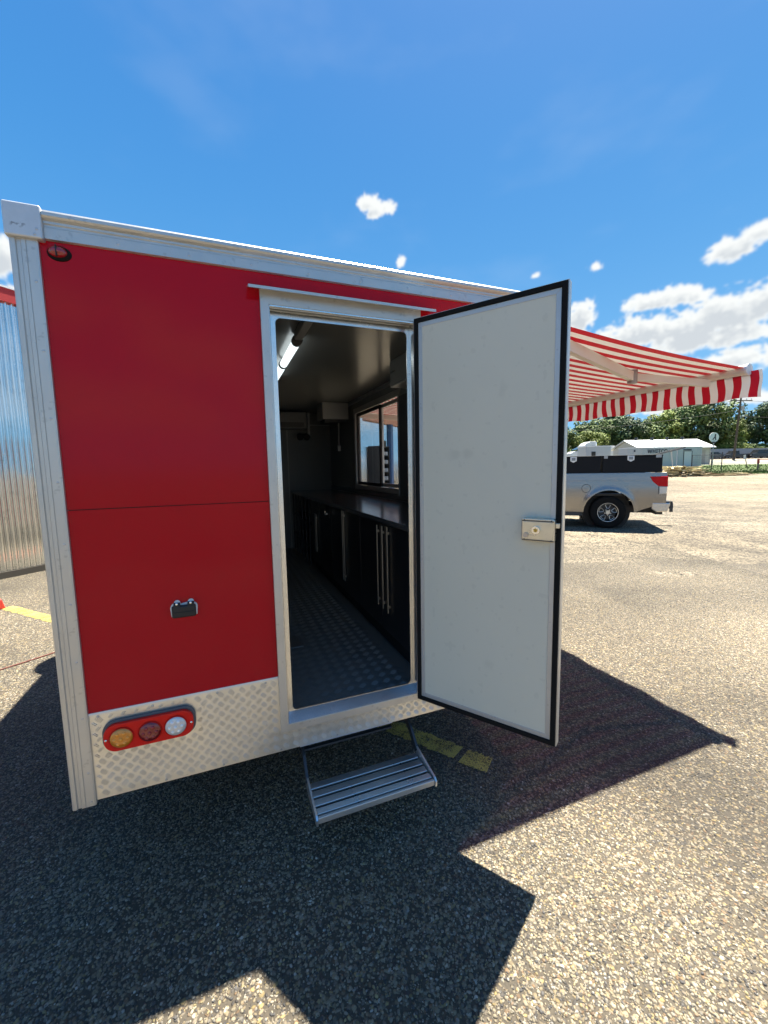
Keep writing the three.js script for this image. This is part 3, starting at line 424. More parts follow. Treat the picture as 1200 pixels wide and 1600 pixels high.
// ------------------------------------------------------------------ corrugated metal building behind and left of the trailer
{ const dir = new THREE.Vector3(.7297, 0, -.6838), b = thing('metal_building', 'corrugated shiny metal building with red roof trim behind the trailer', 'building', [-2.684, 0, -6.162], Math.atan2(.6838, .7297));
  // local x runs along the wall, local z looks towards the viewer
  const L0 = -9, L1 = 17.5, y0 = .10, y1 = 4.20;
  const sheetGeo = (x0, x1) => { const pitch = .076, n = Math.round((x1 - x0) / pitch * 10), pos = [], id = [], uv = []; const rows = [y0, (y0 + y1) / 2, y1]; for (let j = 0; j < 3; j++) for (let i = 0; i <= n; i++) { const x = mix(x0, x1, i / n); pos.push(x, rows[j], .021 * Math.cos(x / pitch * 2 * Math.PI) + .006 * Math.sin(x * 1.3 + j) ); uv.push(x, rows[j]); } for (let j = 0; j < 2; j++) for (let i = 0; i < n; i++) { const q = j * (n + 1) + i; id.push(q, q + 1, q + n + 1, q + 1, q + n + 2, q + n + 1); } const g = new THREE.BufferGeometry(); g.setAttribute('position', new THREE.Float32BufferAttribute(pos, 3)); g.setAttribute('uv', new THREE.Float32BufferAttribute(uv, 2)); g.setIndex(id); g.computeVertexNormals(); return g; };
  const mt = M([.80, .82, .83], .13, 1, { roughnessMap: rep(tSmudge, .35, .5), map: rep(tAluC, .6), bumpMap: rep(tSmudge, 1.3, .8), bumpScale: .003, side: THREE.DoubleSide });
  for (let x = L0; x < L1 - .01; x += 1.06) mesh('cladding_sheet', sheetGeo(x, Math.min(L1, x + 1.06)), mt, b);
  mesh('wall', bb(L0, L1, .0, 4.25, -8, -.03), MAT.darkGrey, b);
  mesh('base_board', bb(L0, L1, .0, .10, -.025, .035), M([.07, .06, .045], .8), b);
  mesh('roof_trim', bb(L0 - .1, 11.8, 4.20, 4.40, -.02, .05), M([.40, .02, .02], .5), b);
  mesh('flashing', bb(L0 - .1, L1, 4.401, 4.425, -8, .06), M([.7, .7, .7], .5, .4), b);
  mesh('roof', extrudeX([[-8, 4.43], [.0, 4.43], [-4, 5.2]].map(([z, y]) => [z, y]), L0, L1), M([.6, .6, .6], .4, .7), b);
  for (const x of [-.2, .22, .62]) for (const y of [1.9, 3.1]) mesh('screw', screwGeo(x, y, .016, .012), MAT.screw, b);
  mesh('beam', bb(11.8, L1, 3.50, 3.74, .06, .20), M([.62, .36, .28], .7), b);
  mesh('canopy_roof', bb(11.8, L1, 4.05, 4.12, .05, 1.6), M([.60, .42, .36], .7), b);
  mesh('blue_post', bb(14.10, 14.34, 0, 3.50, .06, .24), M([.05, .14, .32], .5), b);
  mesh('dark_post', bb(13.45, 13.62, 0, 2.75, .06, .22), M([.03, .035, .03], .6), b);
}
{ const s = thing('storage_rack', 'black rack of pale bins seen through the serving window', 'rack', [-2.684 + .7297 * 12.35 + .6838 * .5, 0, -6.162 - .6838 * 12.35 + .7297 * .5], Math.atan2(.6838, .7297));
  mesh('frame', [bb(-.45, .45, 0, 2.45, -.3, -.28), bb(-.45, -.41, 0, 2.45, -.279, .25), bb(.41, .45, 0, 2.45, -.279, .25), bb(-.409, .409, 2.41, 2.45, -.279, .25)], MAT.black, s);
  for (let i = 0; i < 6; i++) { mesh('shelf', bb(-.409, .409, .35 + i * .34, .37 + i * .34, -.279, .25), MAT.black, s); for (let k = 0; k < 3; k++) mesh('bin', bb(-.37 + k * .26, -.15 + k * .26, .371 + i * .34, .53 + i * .34, -.2, .22, .02), MAT.greyBox, s); } }

// ------------------------------------------------------------------ pickup truck
{ const pos = [9.26, 0, -5.52], rot = -.709, W = 2.0;
  const t = thing('pickup_truck', 'silver pickup truck parked under the awning edge right of the trailer', 'pickup truck', pos, rot);
  const paint = P([.29, .285, .28], .26, .75, { clearcoat: .6, clearcoatRoughness: .06 }), dark = MAT.black;
  const AX = 0, AY = .40, AR = .545, BOT = y => y;
  const yb = x => { let y = x > .47 ? mix(.37, .56, clamp((x - .47) / .45)) : .40; if (x < -3.9) y = mix(.42, .55, clamp((-3.9 - x) / .5)); for (const c of [AX, -3.72]) { const d = Math.abs(x - c); if (d < AR) y = Math.max(y, AY + Math.sqrt(AR * AR - d * d) * .99); } return y; };
  const bulge = y => .055 * Math.sin(clamp((y - .35) / 1.05) * Math.PI * .92) + (y < .75 ? -.03 * (.75 - y) / .4 : 0) ;
  const flare = (x, y) => { let f = 0; for (const c of [AX, -3.72]) { const d = Math.hypot(x - c, y - AY) - AR; f += .032 * Math.exp(-Math.pow(d / .075, 2)); } return f; };
  const side = (x0, x1, top, sgn) => { const xs = []; const n = 150; for (let i = 0; i <= n; i++) xs.push(mix(x0, x1, i / n)); for (const c of [AX, -3.72]) for (const s of [-1, 1]) for (const e of [1e-4, .004, .012, .025]) { xs.push(c + s * (AR - e)); } xs.push(AX - AR - 1e-4, AX + AR + 1e-4); const X = xs.filter(x => x >= x0 && x <= x1).sort((a, b) => a - b), nv = 28, p = [], id = [];
    for (let j = 0; j <= nv; j++) for (const x of X) { const y = mix(yb(x), top(x), j / nv); p.push(x, y, sgn * (bulge(y) + flare(x, y))); }
    const n1 = X.length; for (let j = 0; j < nv; j++) for (let i = 0; i + 1 < n1; i++) { const q = j * n1 + i; sgn > 0 ? id.push(q, q + 1, q + n1, q + 1, q + n1 + 1, q + n1) : id.push(q, q + n1, q + 1, q + 1, q + n1, q + n1 + 1); }
    const g = new THREE.BufferGeometry(); g.setAttribute('position', new THREE.Float32BufferAttribute(p, 3)); g.setIndex(id); g.computeVertexNormals(); return uvm(g); };
  const both = (x0, x1, top) => { const a = side(x0, x1, top, 1), b = side(x0, x1, top, -1); b.translate(0, 0, -W); return [a, b]; };
  const topBed = x => 1.345 - .03 * ss(1.05, 1.2, x) - .012 * (x + .9) * -1 * 0, topCab = x => x < -3 ? mix(1.18, 1.02, clamp((-3 - x) / 1.6)) : 1.33;
  mesh('bed_side', both(-.985, 1.20, topBed), paint, t);
  mesh('cab_side', both(-4.65, -1.0, topCab), paint, t);
  mesh('bed_floor', [bb(-.98, 1.17, .80, .85, -W + .06, -.06)], dark, t);
  mesh('bed_rail', [bb(-.98, 1.185, 1.30, 1.353, -.12, .018, .012), bb(-.98, 1.185, 1.30, 1.353, -W - .018, -W + .12, .012)], paint, t);
  mesh('tailgate', [bb(1.155, 1.205, .62, 1.33, -W + .03, -.03, .02)], paint, t);
  for (const z of [-.30, -W + .55]) mesh('wheel_well', cyl(.54, .54, [0, AY, z], [0, AY, z - .25], 28), dark, t);
  mesh('underbody', [bb(-4.4, 1.0, .38, .55, -W + .25, -.25)], dark, t);
  mesh('sill', [bb(-3.15, -.56, .30, .42, -.20, -.03, .02), bb(-3.15, -.56, .30, .42, -W + .03, -W + .20, .02)], MAT.darkGrey, t);
  mesh('hood', [ext(poly([[-4.66, .6], [-4.66, 1.0], [-4.3, 1.12], [-3.0, 1.22], [-3.0, .6]]), -W + .05, -.05, .03)], paint, t);
  mesh('cab_roof', [ext(poly([[-2.95, 1.32], [-2.35, 1.84], [-2.2, 1.90], [-1.25, 1.90], [-1.08, 1.82], [-1.02, 1.32]]), -W + .14, -.14, .06)], paint, t);
  for (const z of [-.135, -W + .135]) mesh('side_window', [ext(poly([[-2.7, 1.37], [-2.28, 1.78], [-1.75, 1.80], [-1.75, 1.37]]), z - .004, z + .004), ext(poly([[-1.68, 1.37], [-1.68, 1.80], [-1.22, 1.79], [-1.14, 1.37]]), z - .004, z + .004)], P([.02, .025, .03], .05, 0), t);
  mesh('fuel_door', (() => { const r = new THREE.TorusGeometry(.098, .005, 8, 40); r.translate(-.503, .985, .055); return r; })(), MAT.darkGrey, t);
  const lampZ = .052;
  { const l = sub('tail_lamp', t); mesh('red_lens', [ext(poly([[.845, 1.262], [1.198, 1.268], [1.200, 1.03], [1.02, 1.035], [.895, 1.15]]), .02, lampZ + .016, .012)], P([.50, .004, .012], .1, 0, { specularIntensity: .4 }), l); mesh('clear_lens', [ext(poly([[1.03, 1.028], [1.195, 1.023], [1.18, .87], [1.04, .855]]), .015, lampZ + .012, .01)], P([.62, .62, .60], .15, .2, { clearcoat: 1 }), l); mesh('lens_edge', [bb(1.015, 1.028, .862, 1.03, .02, lampZ + .006)], MAT.darkGrey, l); }
  { const b = sub('rear_bumper', t); mesh('bar', [ext(poly([[.905, .655], [1.27, .655], [1.275, .60], [1.225, .44], [1.0, .425], [.90, .50]]), -W - .03, .035, .025)], M([.62, .60, .57], .25, .8), b); mesh('step_pad', [bb(1.0, 1.285, .656, .69, -W, .03, .012)], MAT.black, b); }
  { const h = sub('tow_hitch', t); mesh('bar', [bb(1.0, 1.62, .42, .48, -W / 2 - .04, -W / 2 + .04)], MAT.steelDark, h); mesh('ball_mount', [bb(1.56, 1.62, .33, .55, -W / 2 - .035, -W / 2 + .035), cyl(.03, .03, [1.59, .55, -W / 2], [1.59, .60, -W / 2], 12)], MAT.steelDark, h); mesh('bracket', bb(1.02, 1.16, .36, .43, -.5, -.1), MAT.black, h); }
  const wheel = (x, z, sgn) => { const w = sub('wheel', t); const R = .398;
    const pr = [[.225, -.12], [.24, -.128], [.30, -.135], [.36, -.128], [.385, -.105], [R, -.09], [R, .09], [.385, .105], [.36, .128], [.30, .135], [.24, .128], [.225, .12]].map(p => new THREE.Vector2(...p));
    const ty = new THREE.LatheGeometry(pr, 48); ty.rotateX(Math.PI / 2); ty.translate(x, R, z); mesh('tyre', ty, MAT.rubber, w);
    const al = M([.62, .61, .58], .32, .85), s = new THREE.Shape(); s.absarc(0, 0, .238, 0, 6.2832);
    for (let i = 0; i < 5; i++) { const a0 = i * 1.2566 + .3, h = new THREE.Path(), pt = (r, a) => [r * Math.cos(a), r * Math.sin(a)]; h.moveTo(...pt(.105, a0 - .16)); h.lineTo(...pt(.178, a0 - .27)); h.absarc(0, 0, .186, a0 - .24, a0 + .24, false); h.lineTo(...pt(.178, a0 + .27)); h.lineTo(...pt(.105, a0 + .16)); h.closePath(); s.holes.push(h); }
    const rim = ext(s, .06, .10, .010); if (sgn < 0) rim.rotateY(Math.PI); rim.translate(x, R, z); mesh('rim', rim, al, w);
    const hub = [cyl(.055, .045, [x, R, z + sgn * .095], [x, R, z + sgn * .125], 20)]; for (let i = 0; i < 5; i++) { const a = i * 1.2566 + .93; hub.push(cyl(.013, .013, [x + .068 * Math.cos(a), R + .068 * Math.sin(a), z + sgn * .095], [x + .068 * Math.cos(a), R + .068 * Math.sin(a), z + sgn * .115], 8)); } mesh('hub', hub, al, w);
    mesh('brake_disc', [cyl(.19, .19, [x, R, z - sgn * .02], [x, R, z + sgn * .01], 28)], MAT.darkGrey, w);
    const ring = new THREE.TorusGeometry(.228, .012, 8, 40); ring.translate(x, R, z + sgn * .112); mesh('rim_lip', ring, al, w); };
  wheel(0, -.13, 1); wheel(0, -W + .13, -1); wheel(-3.72, -.13, 1); wheel(-3.72, -W + .13, -1);
  mesh('panel_gap', [bb(-.998, -.988, .45, 1.33, -.06, .03)], MAT.black, t);
  mesh('bed_crease', [beam([-.97, 1.175, .050], [.84, 1.165, .050], .006, .006)], paint, t);
  { const st = new THREE.Shape(); st.absarc(0, 0, .10, 0, Math.PI * 2); mesh('mud_flap', bb(-.60, -.585, .20, .40, -.26, -.02), MAT.black, t); }
  // toolboxes standing on the bed rails
  const mk = (x0, x1, label) => { const o = thing('toolbox', label, 'toolbox', pos, rot); const lid = P([.006, .007, .010], .5, 0, { specularIntensity: .4 });
    mesh('box', [bb(x0, x1, 1.36, 1.735, -.52, -.02, .008)], lid, o); mesh('lid', [bb(x0 - .004, x1 + .004, 1.736, 1.772, -.53, -.012, .006)], lid, o); return o; };
  const lock = (o, x) => { const k = sub('lock', o); mesh('plate', [ext(poly([[x - .072, 1.755], [x + .072, 1.755], [x + .072, 1.655], [x, 1.615], [x - .072, 1.655]]), -.020, -.006, .003)], M([.75, .75, .75], .4, .3), k); mesh('paddle', [bb(x - .044, x + .044, 1.665, 1.735, -.0055, .0, .002)], M([.25, .27, .29], .4, .5), k); };
  const b1 = mk(-1.62, -.19, 'left black toolbox on the pickup bed, nearer the open door'); lock(b1, -.80); lock(b1, -1.35);
  const b2 = mk(-.15, 1.09, 'right black toolbox on the pickup bed, above the tail lamp'); lock(b2, .44); mesh('corner_bracket', [bb(.95, 1.06, 1.70, 1.765, -.0115, -.003)], M([.4, .4, .4], .4, .7), b2); mesh('corner_bracket', [bb(-.13, -.05, 1.70, 1.765, -.0115, -.003)], M([.4, .4, .4], .4, .7), b2);
}

// ------------------------------------------------------------------ far side of the lot
function far(name, label, cat, lat, dep, turn = 0, group, dy = 0) { return thing(name, label, cat, onLot(lat, dep, dy), LOT + turn, group); }
function lotSheet(l0, l1, d0, d1, dy, n = 24) { const p = [], id = [], uv = []; for (let j = 0; j <= n; j++) for (let i = 0; i <= n; i++) { const l = mix(l0, l1, i / n), e = d0 + (j === 0 ? .9 * (fbm(l * .5, 3, 1, 3) - .5) : 0), d = mix(e, d1, j / n); const q = onLot(l, d, dy); p.push(...q); uv.push(q[0], q[2]); } for (let j = 0; j < n; j++) for (let i = 0; i < n; i++) { const q = j * (n + 1) + i; id.push(q, q + 1, q + n + 1, q + 1, q + n + 2, q + n + 1); } const g = new THREE.BufferGeometry(); g.setAttribute('position', new THREE.Float32BufferAttribute(p, 3)); g.setAttribute('uv', new THREE.Float32BufferAttribute(uv, 2)); g.setIndex(id); g.computeVertexNormals(); return g; }
const tPatch = tex(256, 256, (u, v) => { const n = tf(u, v, 6, 5, 2), m = tf(u, v, 40, 3, 5); const k = .6 + .6 * n + .35 * (m - .5); return [k * 1.02, k, k * .8]; });
struct('grass_verge', lotSheet(34, 170, 40.5, 61, .03, 60), M([.065, .105, .024], .95, 0, { map: rep(tPatch, .12) }));
struct('road', lotSheet(-20, 260, 61.5, 77, .03, 60), M([.24, .235, .225], .9, 0, { map: rep(tPatch, .05) }));
struct('far_meadow', lotSheet(-120, 300, 90, 130, .03, 50), M([.07, .10, .03], .95, 0, { map: rep(tPatch, .1) }));
{ const r = rng(21), pos = [], col = []; for (let i = 0; i < 9000; i++) { const l = 34 + 34 * r(), d = 40.6 + 18 * r() * r(), h = .10 + .14 * r(), a = r() * 6.28, q = onLot(l, d, .02), w = .04; pos.push(q[0] - w * Math.cos(a), q[1], q[2] - w * Math.sin(a), q[0] + w * Math.cos(a), q[1], q[2] + w * Math.sin(a), q[0] + (r() - .5) * .1, q[1] + h, q[2] + (r() - .5) * .1); const k = .7 + .7 * r(); for (let j = 0; j < 3; j++) col.push(.065 * k, .105 * k, .024 * k); } const g = new THREE.BufferGeometry(); g.setAttribute('position', new THREE.Float32BufferAttribute(pos, 3)); g.setAttribute('color', new THREE.Float32BufferAttribute(col, 3)); g.computeVertexNormals(); const m = mesh('grass_blades', g, M([1, 1, 1], .9, 0, { vertexColors: true, side: THREE.DoubleSide })); m.userData.kind = 'stuff'; tag(m, 'short green grass growing on the verge beyond the gravel lot', 'grass'); }
// white box container with lettering
{ const c = far('shipping_container', 'white box container with dark lettering behind the lumber pile', 'container', 36.2, 53, -.04);
  const wm = M([.44, .46, .47], .55, .1); mesh('body', [bb(-4.6, 4.6, .10, 2.62, -2.4, 0, .02)], wm, c); mesh('skid', [bb(-4.5, 4.5, 0, .10, -2.3, -.1)], MAT.darkGrey, c);
  mesh('roof_edge', bb(-4.62, 4.62, 2.55, 2.66, -2.42, .03), M([.7, .72, .74], .5, .2), c);
  for (let x = -4; x < 4.5; x += 1.15) mesh('wall_rib', bb(x, x + .03, .12, 2.54, .001, .02), wm, c);
  mesh('corner_post', bb(4.45, 4.61, .10, 2.54, -.1, .035), M([.45, .47, .49], .5, .2), c);
  { const dr = sub('side_door', c); mesh('panel', bb(2.4, 3.35, .15, 2.05, .002, .03), M([.56, .58, .60], .5), dr); mesh('frame', [bb(2.34, 2.40, .15, 2.1, .002, .05), bb(3.35, 3.41, .15, 2.1, .002, .05), bb(2.4, 3.35, 2.05, 2.1, .002, .05)], MAT.darkGrey, dr); mesh('sign_plate', bb(2.3, 3.3, 2.16, 2.32, .002, .03), MAT.darkGrey, dr); }
  const font = await new FontLoader().loadAsync('fonts/droid/droid_sans_bold.typeface.json');
  const tg = new TextGeometry('WHITCO', { font, size: .46, depth: .012, curveSegments: 3 }); tg.translate(-2.2, 1.92, .022); mesh('lettering', tg, M([.02, .025, .04], .6), c);
  for (let i = 0; i < 3; i++) mesh('print_line', bb(-1.6, -.7 - .15 * i, 1.56 - i * .24, 1.64 - i * .24, .022, .03), M([.15, .16, .19], .6), c);
  mesh('vent', bb(-3.9, -3.72, 2.1, 2.34, .002, .03), MAT.darkGrey, c); }
{ const c = far('site_trailer', 'small pale site cabin left of the lettered container', 'cabin', 31.2, 60, 0); mesh('body', [bb(-1.7, 1.9, .3, 3.0, -2.6, 0, .03)], M([.42, .44, .45], .6), c); mesh('roof_edge', bb(-1.75, 1.95, 3.0, 3.12, -2.65, .05), M([.70, .71, .72], .5), c); mesh('window', bb(-.9, -.3, 1.6, 2.3, .001, .03), MAT.black, c); mesh('base', bb(-1.5, 1.7, 0, .3, -2.4, -.2), MAT.darkGrey, c); }
// metal roofed shed
{ const s = far('metal_roof_shed', 'long pale shed with a silver pitched metal roof and roof vents', 'shed', 45.2, 64, 0); const hl = 5.6;
  mesh('wall', bb(-hl, hl, 0, 2.6, -7, 0), M([.42, .41, .38], .7), s);
  const rf = extrudeX([[.5, 2.58], [.5, 2.68], [-3.5, 4.12], [-7.5, 2.68], [-7.5, 2.58], [-3.5, 4.0]], -hl - .35, hl + .45); mesh('roof', rf, M([.60, .61, .62], .45, .4), s);
  for (let x = -hl; x < hl; x += .8) mesh('roof_seam', beam([x, 2.70, .48], [x, 4.11, -3.4], .04, .03), M([.74, .76, .78], .4, .55), s);
  const gb = poly([[-7, 2.6], [0, 2.6], [-3.5, 3.95]]); for (const x of [-hl, hl - .1]) { const g = new THREE.ExtrudeGeometry(gb, { depth: .1, bevelEnabled: false }); g.rotateY(-Math.PI / 2); g.translate(x + .1, 0, 0); mesh('gable', uvm(g), M([.40, .38, .34], .7), s); }
  for (const x of [-3.9, -1.35, 1.1, 3.6]) mesh('roof_vent', [cyl(.16, .16, [x, 4.0, -3.5], [x, 4.35, -3.5], 12), cyl(.26, .2, [x, 4.35, -3.5], [x, 4.52, -3.5], 12)], MAT.darkGrey, s);
  mesh('roller_door', bb(2.6, 4.8, 0, 2.2, .001, .03), M([.30, .28, .26], .6), s); mesh('downpipe', bb(5.45, 5.55, 0, 2.55, .001, .08), MAT.greyBox, s); }
// semi truck
{ const s = far('semi_truck', 'white long nosed semi truck beyond the black toolboxes', 'truck', 35.2, 72, .0), wm = M([.58, .59, .60], .35, 0); 
  mesh('sleeper', [ext(poly([[-.1, .8], [-.1, 3.0], [.3, 3.45], [1.0, 3.75], [1.9, 3.78], [1.9, .8]]), -2.4, 0, .06)], wm, s);
  mesh('hood', [ext(poly([[-2.3, .75], [-2.3, 1.75], [-1.9, 2.05], [-.12, 2.35], [-.12, .75]]), -2.2, -.2, .08)], wm, s);
  mesh('roof_fairing', [ext(poly([[-1.5, 2.36], [-.1, 3.02], [-.1, 2.36]]), -2.2, -.2, .03)], P([.03, .04, .05], .06, 0), s);
  mesh('side_window', [ext(poly([[-.02, 2.3], [.1, 2.95], [.62, 3.0], [.62, 2.3]]), .001, .012)], MAT.black, s); mesh('sleeper_window', bb(1.15, 1.6, 2.6, 3.0, .001, .012), MAT.black, s);
  for (const x of [-1.6, 2.6, 3.9]) { const w = sub('wheel', s); const ty = new THREE.TorusGeometry(.38, .14, 10, 24); ty.translate(x, .52, -.2); mesh('tyre', ty, MAT.rubber, w); mesh('rim', [cyl(.28, .28, [x, .52, -.3], [x, .52, -.1], 18)], MAT.chrome, w); }
  mesh('frame_rail', bb(1.95, 4.6, .75, 1.05, -1.6, -.8), MAT.steelDark, s); mesh('exhaust', [cyl(.08, .08, [2.1, 1.0, -.3], [2.1, 3.6, -.3], 12)], MAT.chrome, s); }
{ const s = far('cargo_trailer', 'long pale box trailer parked left of the white semi truck', 'trailer', 26.5, 74, 0); mesh('box', [bb(-6, 4.9, 1.0, 2.35, -2.4, 0, .03)], M([.40, .42, .43], .5, .2), s); for (let x = -5.6; x < 4.8; x += 1.3) mesh('post', bb(x, x + .08, 1.02, 2.33, .001, .02), M([.42, .43, .45], .5, .3), s); mesh('leg', bb(-4, -3.8, 0, 1.0, -1.4, -1.0), MAT.steelDark, s); mesh('opening', bb(1.5, 3.1, 1.2, 1.9, .021, .03), MAT.darkGrey, s); for (const x of [2.2, 3.5]) { const w = new THREE.TorusGeometry(.38, .14, 8, 20); w.translate(x, .52, -.3); mesh('tyre', w, MAT.rubber, s); } }
{ const s = far('white_cube_van', 'small white box body standing between the semi truck and cabin', 'box', 41.6, 76, 0); mesh('body', [bb(-1.1, 1.1, .4, 2.9, -2, 0, .05)], M([.68, .68, .66], .5), s); mesh('door_panel', bb(-.9, .9, .7, 2.6, .001, .02), M([.6, .6, .58], .5), s); mesh('base', bb(-1, 1, 0, .4, -1.8, -.2), MAT.darkGrey, s); }
// lumber pile: planks, some pale and fresh, some dark
{ const s = far('lumber_pile', 'untidy pile of pale and weathered boards on the gravel edge', 'lumber pile', 28.6, 38.6, .05), r = rng(31);
  const woods = [[.60, .50, .33], [.52, .42, .27], [.30, .24, .16], [.20, .15, .10], [.66, .58, .42], [.12, .09, .06]].map(c => M(c, .8, 0, { map: rep(tPatch, .8, 3) }));
  for (let i = 0; i < 74; i++) { const lay = Math.floor(i / 15), L = 1.3 + 1.6 * r(), spread = 2.9 - lay * .55, x = (r() - .5) * 2 * spread - .25 * lay, z = (r() - .5) * (1.8 - .25 * lay), yaw = (r() - .5) * (lay > 2 ? 2.2 : .9) + .1, tilt = (r() - .5) * .16, g = new THREE.BoxGeometry(L, .045 + .07 * r(), .13 + .12 * r()); const m = mesh('plank', uvm(g), woods[lay >= 2 ? [0, 0, 1, 4, 4, 2][Math.floor(r() * 6)] : [2, 3, 5, 1, 3, 2][Math.floor(r() * 6)]], s); m.position.set(x, .06 + lay * .19 + .06 * r(), z); m.rotation.set((r() - .5) * .2, yaw, tilt); }
  for (let i = 0; i < 30; i++) { const g = new THREE.BoxGeometry(1.6 + 1.4 * r(), .06, .16); const m = mesh('plank', uvm(g), woods[Math.floor(r() * 6)], s); m.position.set(1.4 + 3.9 * r(), .05 + .16 * r(), (r() - .5) * 2.0); m.rotation.set(0, (r() - .5) * .6, (r() - .5) * .06); } }
// inclined conveyor
{ const s = far('conveyor', 'grey inclined conveyor boom on legs above the lumber pile', 'conveyor', 28.4, 41.5, 0), g = -terrain(41.5);
  const y = v => v + g; mesh('boom', [beam([-1.75, y(2.14), 0], [1.85, y(2.98), 0], .45, .13)], M([.14, .15, .16], .5, .5), s); mesh('belt', [beam([-1.75, y(2.215), 0], [1.85, y(3.055), 0], .36, .02)], MAT.rubber, s); for (const [x, b, h] of [[-1.0, -.45, 2.28], [-.95, -.6, 2.28], [.5, .78, 2.6], [1.1, 1.0, 2.72]]) mesh('leg', [beam([x, y(h), .12], [b, 0, .25], .07, .07)], M([.5, .5, .5], .5, .6), s); mesh('hopper', [bb(-.75, -.35, .05, .75, -.3, .3, .02)], M([.35, .36, .38], .5, .4), s); mesh('motor', bb(1.2, 1.7, .02, .35, -.3, .2, .03), MAT.black, s); }
// round sign on pole
{ const s = far('round_sign', 'round white sign with a dark mark on a tall pole before the shed', 'sign', 48.3, 60.4, 0); mesh('pole', [cyl(.07, .06, [0, 0, 0], [0, 3.6, 0], 12)], M([.30, .31, .32], .5, .5), s); const dsc = new THREE.CylinderGeometry(.70, .70, .08, 32); dsc.rotateX(Math.PI / 2); dsc.translate(0, 4.05, 0); mesh('disc', dsc, M([.70, .70, .68], .5), s); mesh('bracket', bb(-.25, .25, 3.2, 3.4, -.06, .06), MAT.darkGrey, s); mesh('dark_mark', [ext(poly([[.10, 4.55], [.26, 4.5], [.24, 4.15], [.34, 3.62], [.18, 3.62], [.10, 3.98], [-.12, 3.66], [-.26, 3.74], [.02, 4.1]]), .041, .05)], MAT.darkGrey, s); }
// utility pole with wires
const poleWood = M([.09, .065, .045], .9);
{ const s = far('utility_pole', 'tall dark wooden utility pole with a crossarm right of the shed', 'utility pole', 62.2, 73, 0); mesh('pole', [cyl(.20, .13, [-.1, 0, 0], [.45, 11.2, 0], 12)], poleWood, s); mesh('crossarm', [beam([-1.5, 10.35, .15], [2.3, 10.25, .15], .12, .14)], poleWood, s); for (const x of [-1.35, -.5, 1.3, 2.15]) mesh('insulator', [cyl(.05, .05, [x, 10.38, .15], [x, 10.62, .15], 8)], M([.4, .4, .42], .3), s); mesh('transformer', [cyl(.24, .24, [.7, 8.6, .2], [.7, 9.4, .2], 14)], MAT.greyBox, s); }
const wireM = M([.05, .05, .05], .7);
for (const [i, a, b, sag] of [[0, [61, 11.9, 73], [-5, 10.0, 84], 1.4], [1, [63, 11.9, 73], [140, 12.0, 70], 1.2], [2, [62.4, 10.3, 73], [10, 7.0, 82], 1.0], [3, [62.2, 9.2, 73], [140, 9.4, 70], 1.0]]) { const pts = []; for (let k = 0; k <= 12; k++) { const t = k / 12; pts.push(at(mix(a[0], b[0], t), mix(a[1], b[1], t) - sag * 4 * t * (1 - t), mix(a[2], b[2], t))); } tag(mesh('power_line', tube(pts, .022, 48, 5), wireM), ['topmost wire running left from the utility pole', 'upper wire running right from the utility pole crossarm', 'lower wire running left from the utility pole over the trees', 'lower wire running right from the utility pole trunk'][i], 'wire', 'power lines'); }
{ const s = far('lamp_pole', 'thin dark pole leaning at the roadside right of the utility pole', 'pole', 66.3, 70, 0); mesh('pole', [cyl(.10, .06, [0, 0, 0], [.35, 7.2, 0], 10)], poleWood, s); mesh('bracket', [beam([.35, 7.1, 0], [1.0, 7.2, 0], .05, .05)], MAT.steelDark, s); }
// chain link fence
{ const s = far('wire_fence', 'open wire fence with dark posts between the container and the grass', 'fence', 36.7, 46, 0); for (const x of [-2.2, 0, 1.15]) mesh('post', [cyl(.045, .045, [x, 0, 0], [x, x > 1 ? 2.1 : 1.85, 0], 10)], MAT.steelDark, s); mesh('top_rail', [cyl(.022, .022, [-2.2, 1.80, 0], [1.15, 1.85, 0], 8)], MAT.steelDark, s); const wires = []; for (let i = 0; i < 9; i++) wires.push(cyl(.006, .006, [-2.2, .2 + i * .19, 0], [1.15, .2 + i * .19, 0], 4)); for (let i = 0; i < 30; i++) wires.push(cyl(.005, .005, [-2.2 + i * .112, .15, 0], [-2.2 + i * .112, 1.8, 0], 4)); const m = mesh('mesh_wire', wires, MAT.steelDark, s); m.userData.kind = 'stuff'; }
{ const s = far('marker_post', 'short red topped marker post standing in the grass at right', 'post', 42.2, 46.3, 0); mesh('post', [cyl(.09, .09, [0, 0, 0], [0, .75, 0], 10)], M([.12, .10, .09], .8), s); mesh('red_cap', [cyl(.11, .11, [0, .75, 0], [0, 1.25, 0], 12)], M([.35, .04, .03], .6), s); mesh('rail', [cyl(.04, .04, [0.1, 1.18, 0], [6, 1.1, 0], 8)], M([.35, .08, .06], .6), s); }
{ const s = far('stake_sign', 'leaning stake with a small white board stuck in the grass', 'stake', 41.2, 46.6, 0); mesh('stake', [beam([.12, 0, 0], [-.28, 1.55, 0], .05, .05)], poleWood, s); mesh('board', [ext(poly([[-.42, 1.2], [-.16, 1.24], [-.24, 1.7], [-.48, 1.66]]), .03, .05)], M([.6, .58, .56], .6), s); }
{ const s = far('white_bag', 'crumpled white litter bag lying on the grass by the red post', 'litter', 42.9, 45.0, 0); const g = new THREE.IcosahedronGeometry(.28, 3), p = g.attributes.position; for (let i = 0; i < p.count; i++) { const x = p.getX(i), y = p.getY(i), z = p.getZ(i), k = .7 + .6 * vn(x * 7 + 3, y * 7 + 5, z * 7); p.setXYZ(i, x * k * 1.4, Math.max(0, y * k * .6 + .08), z * k); } g.computeVertexNormals(); mesh('film', g, M([.7, .7, .68], .6), s); }
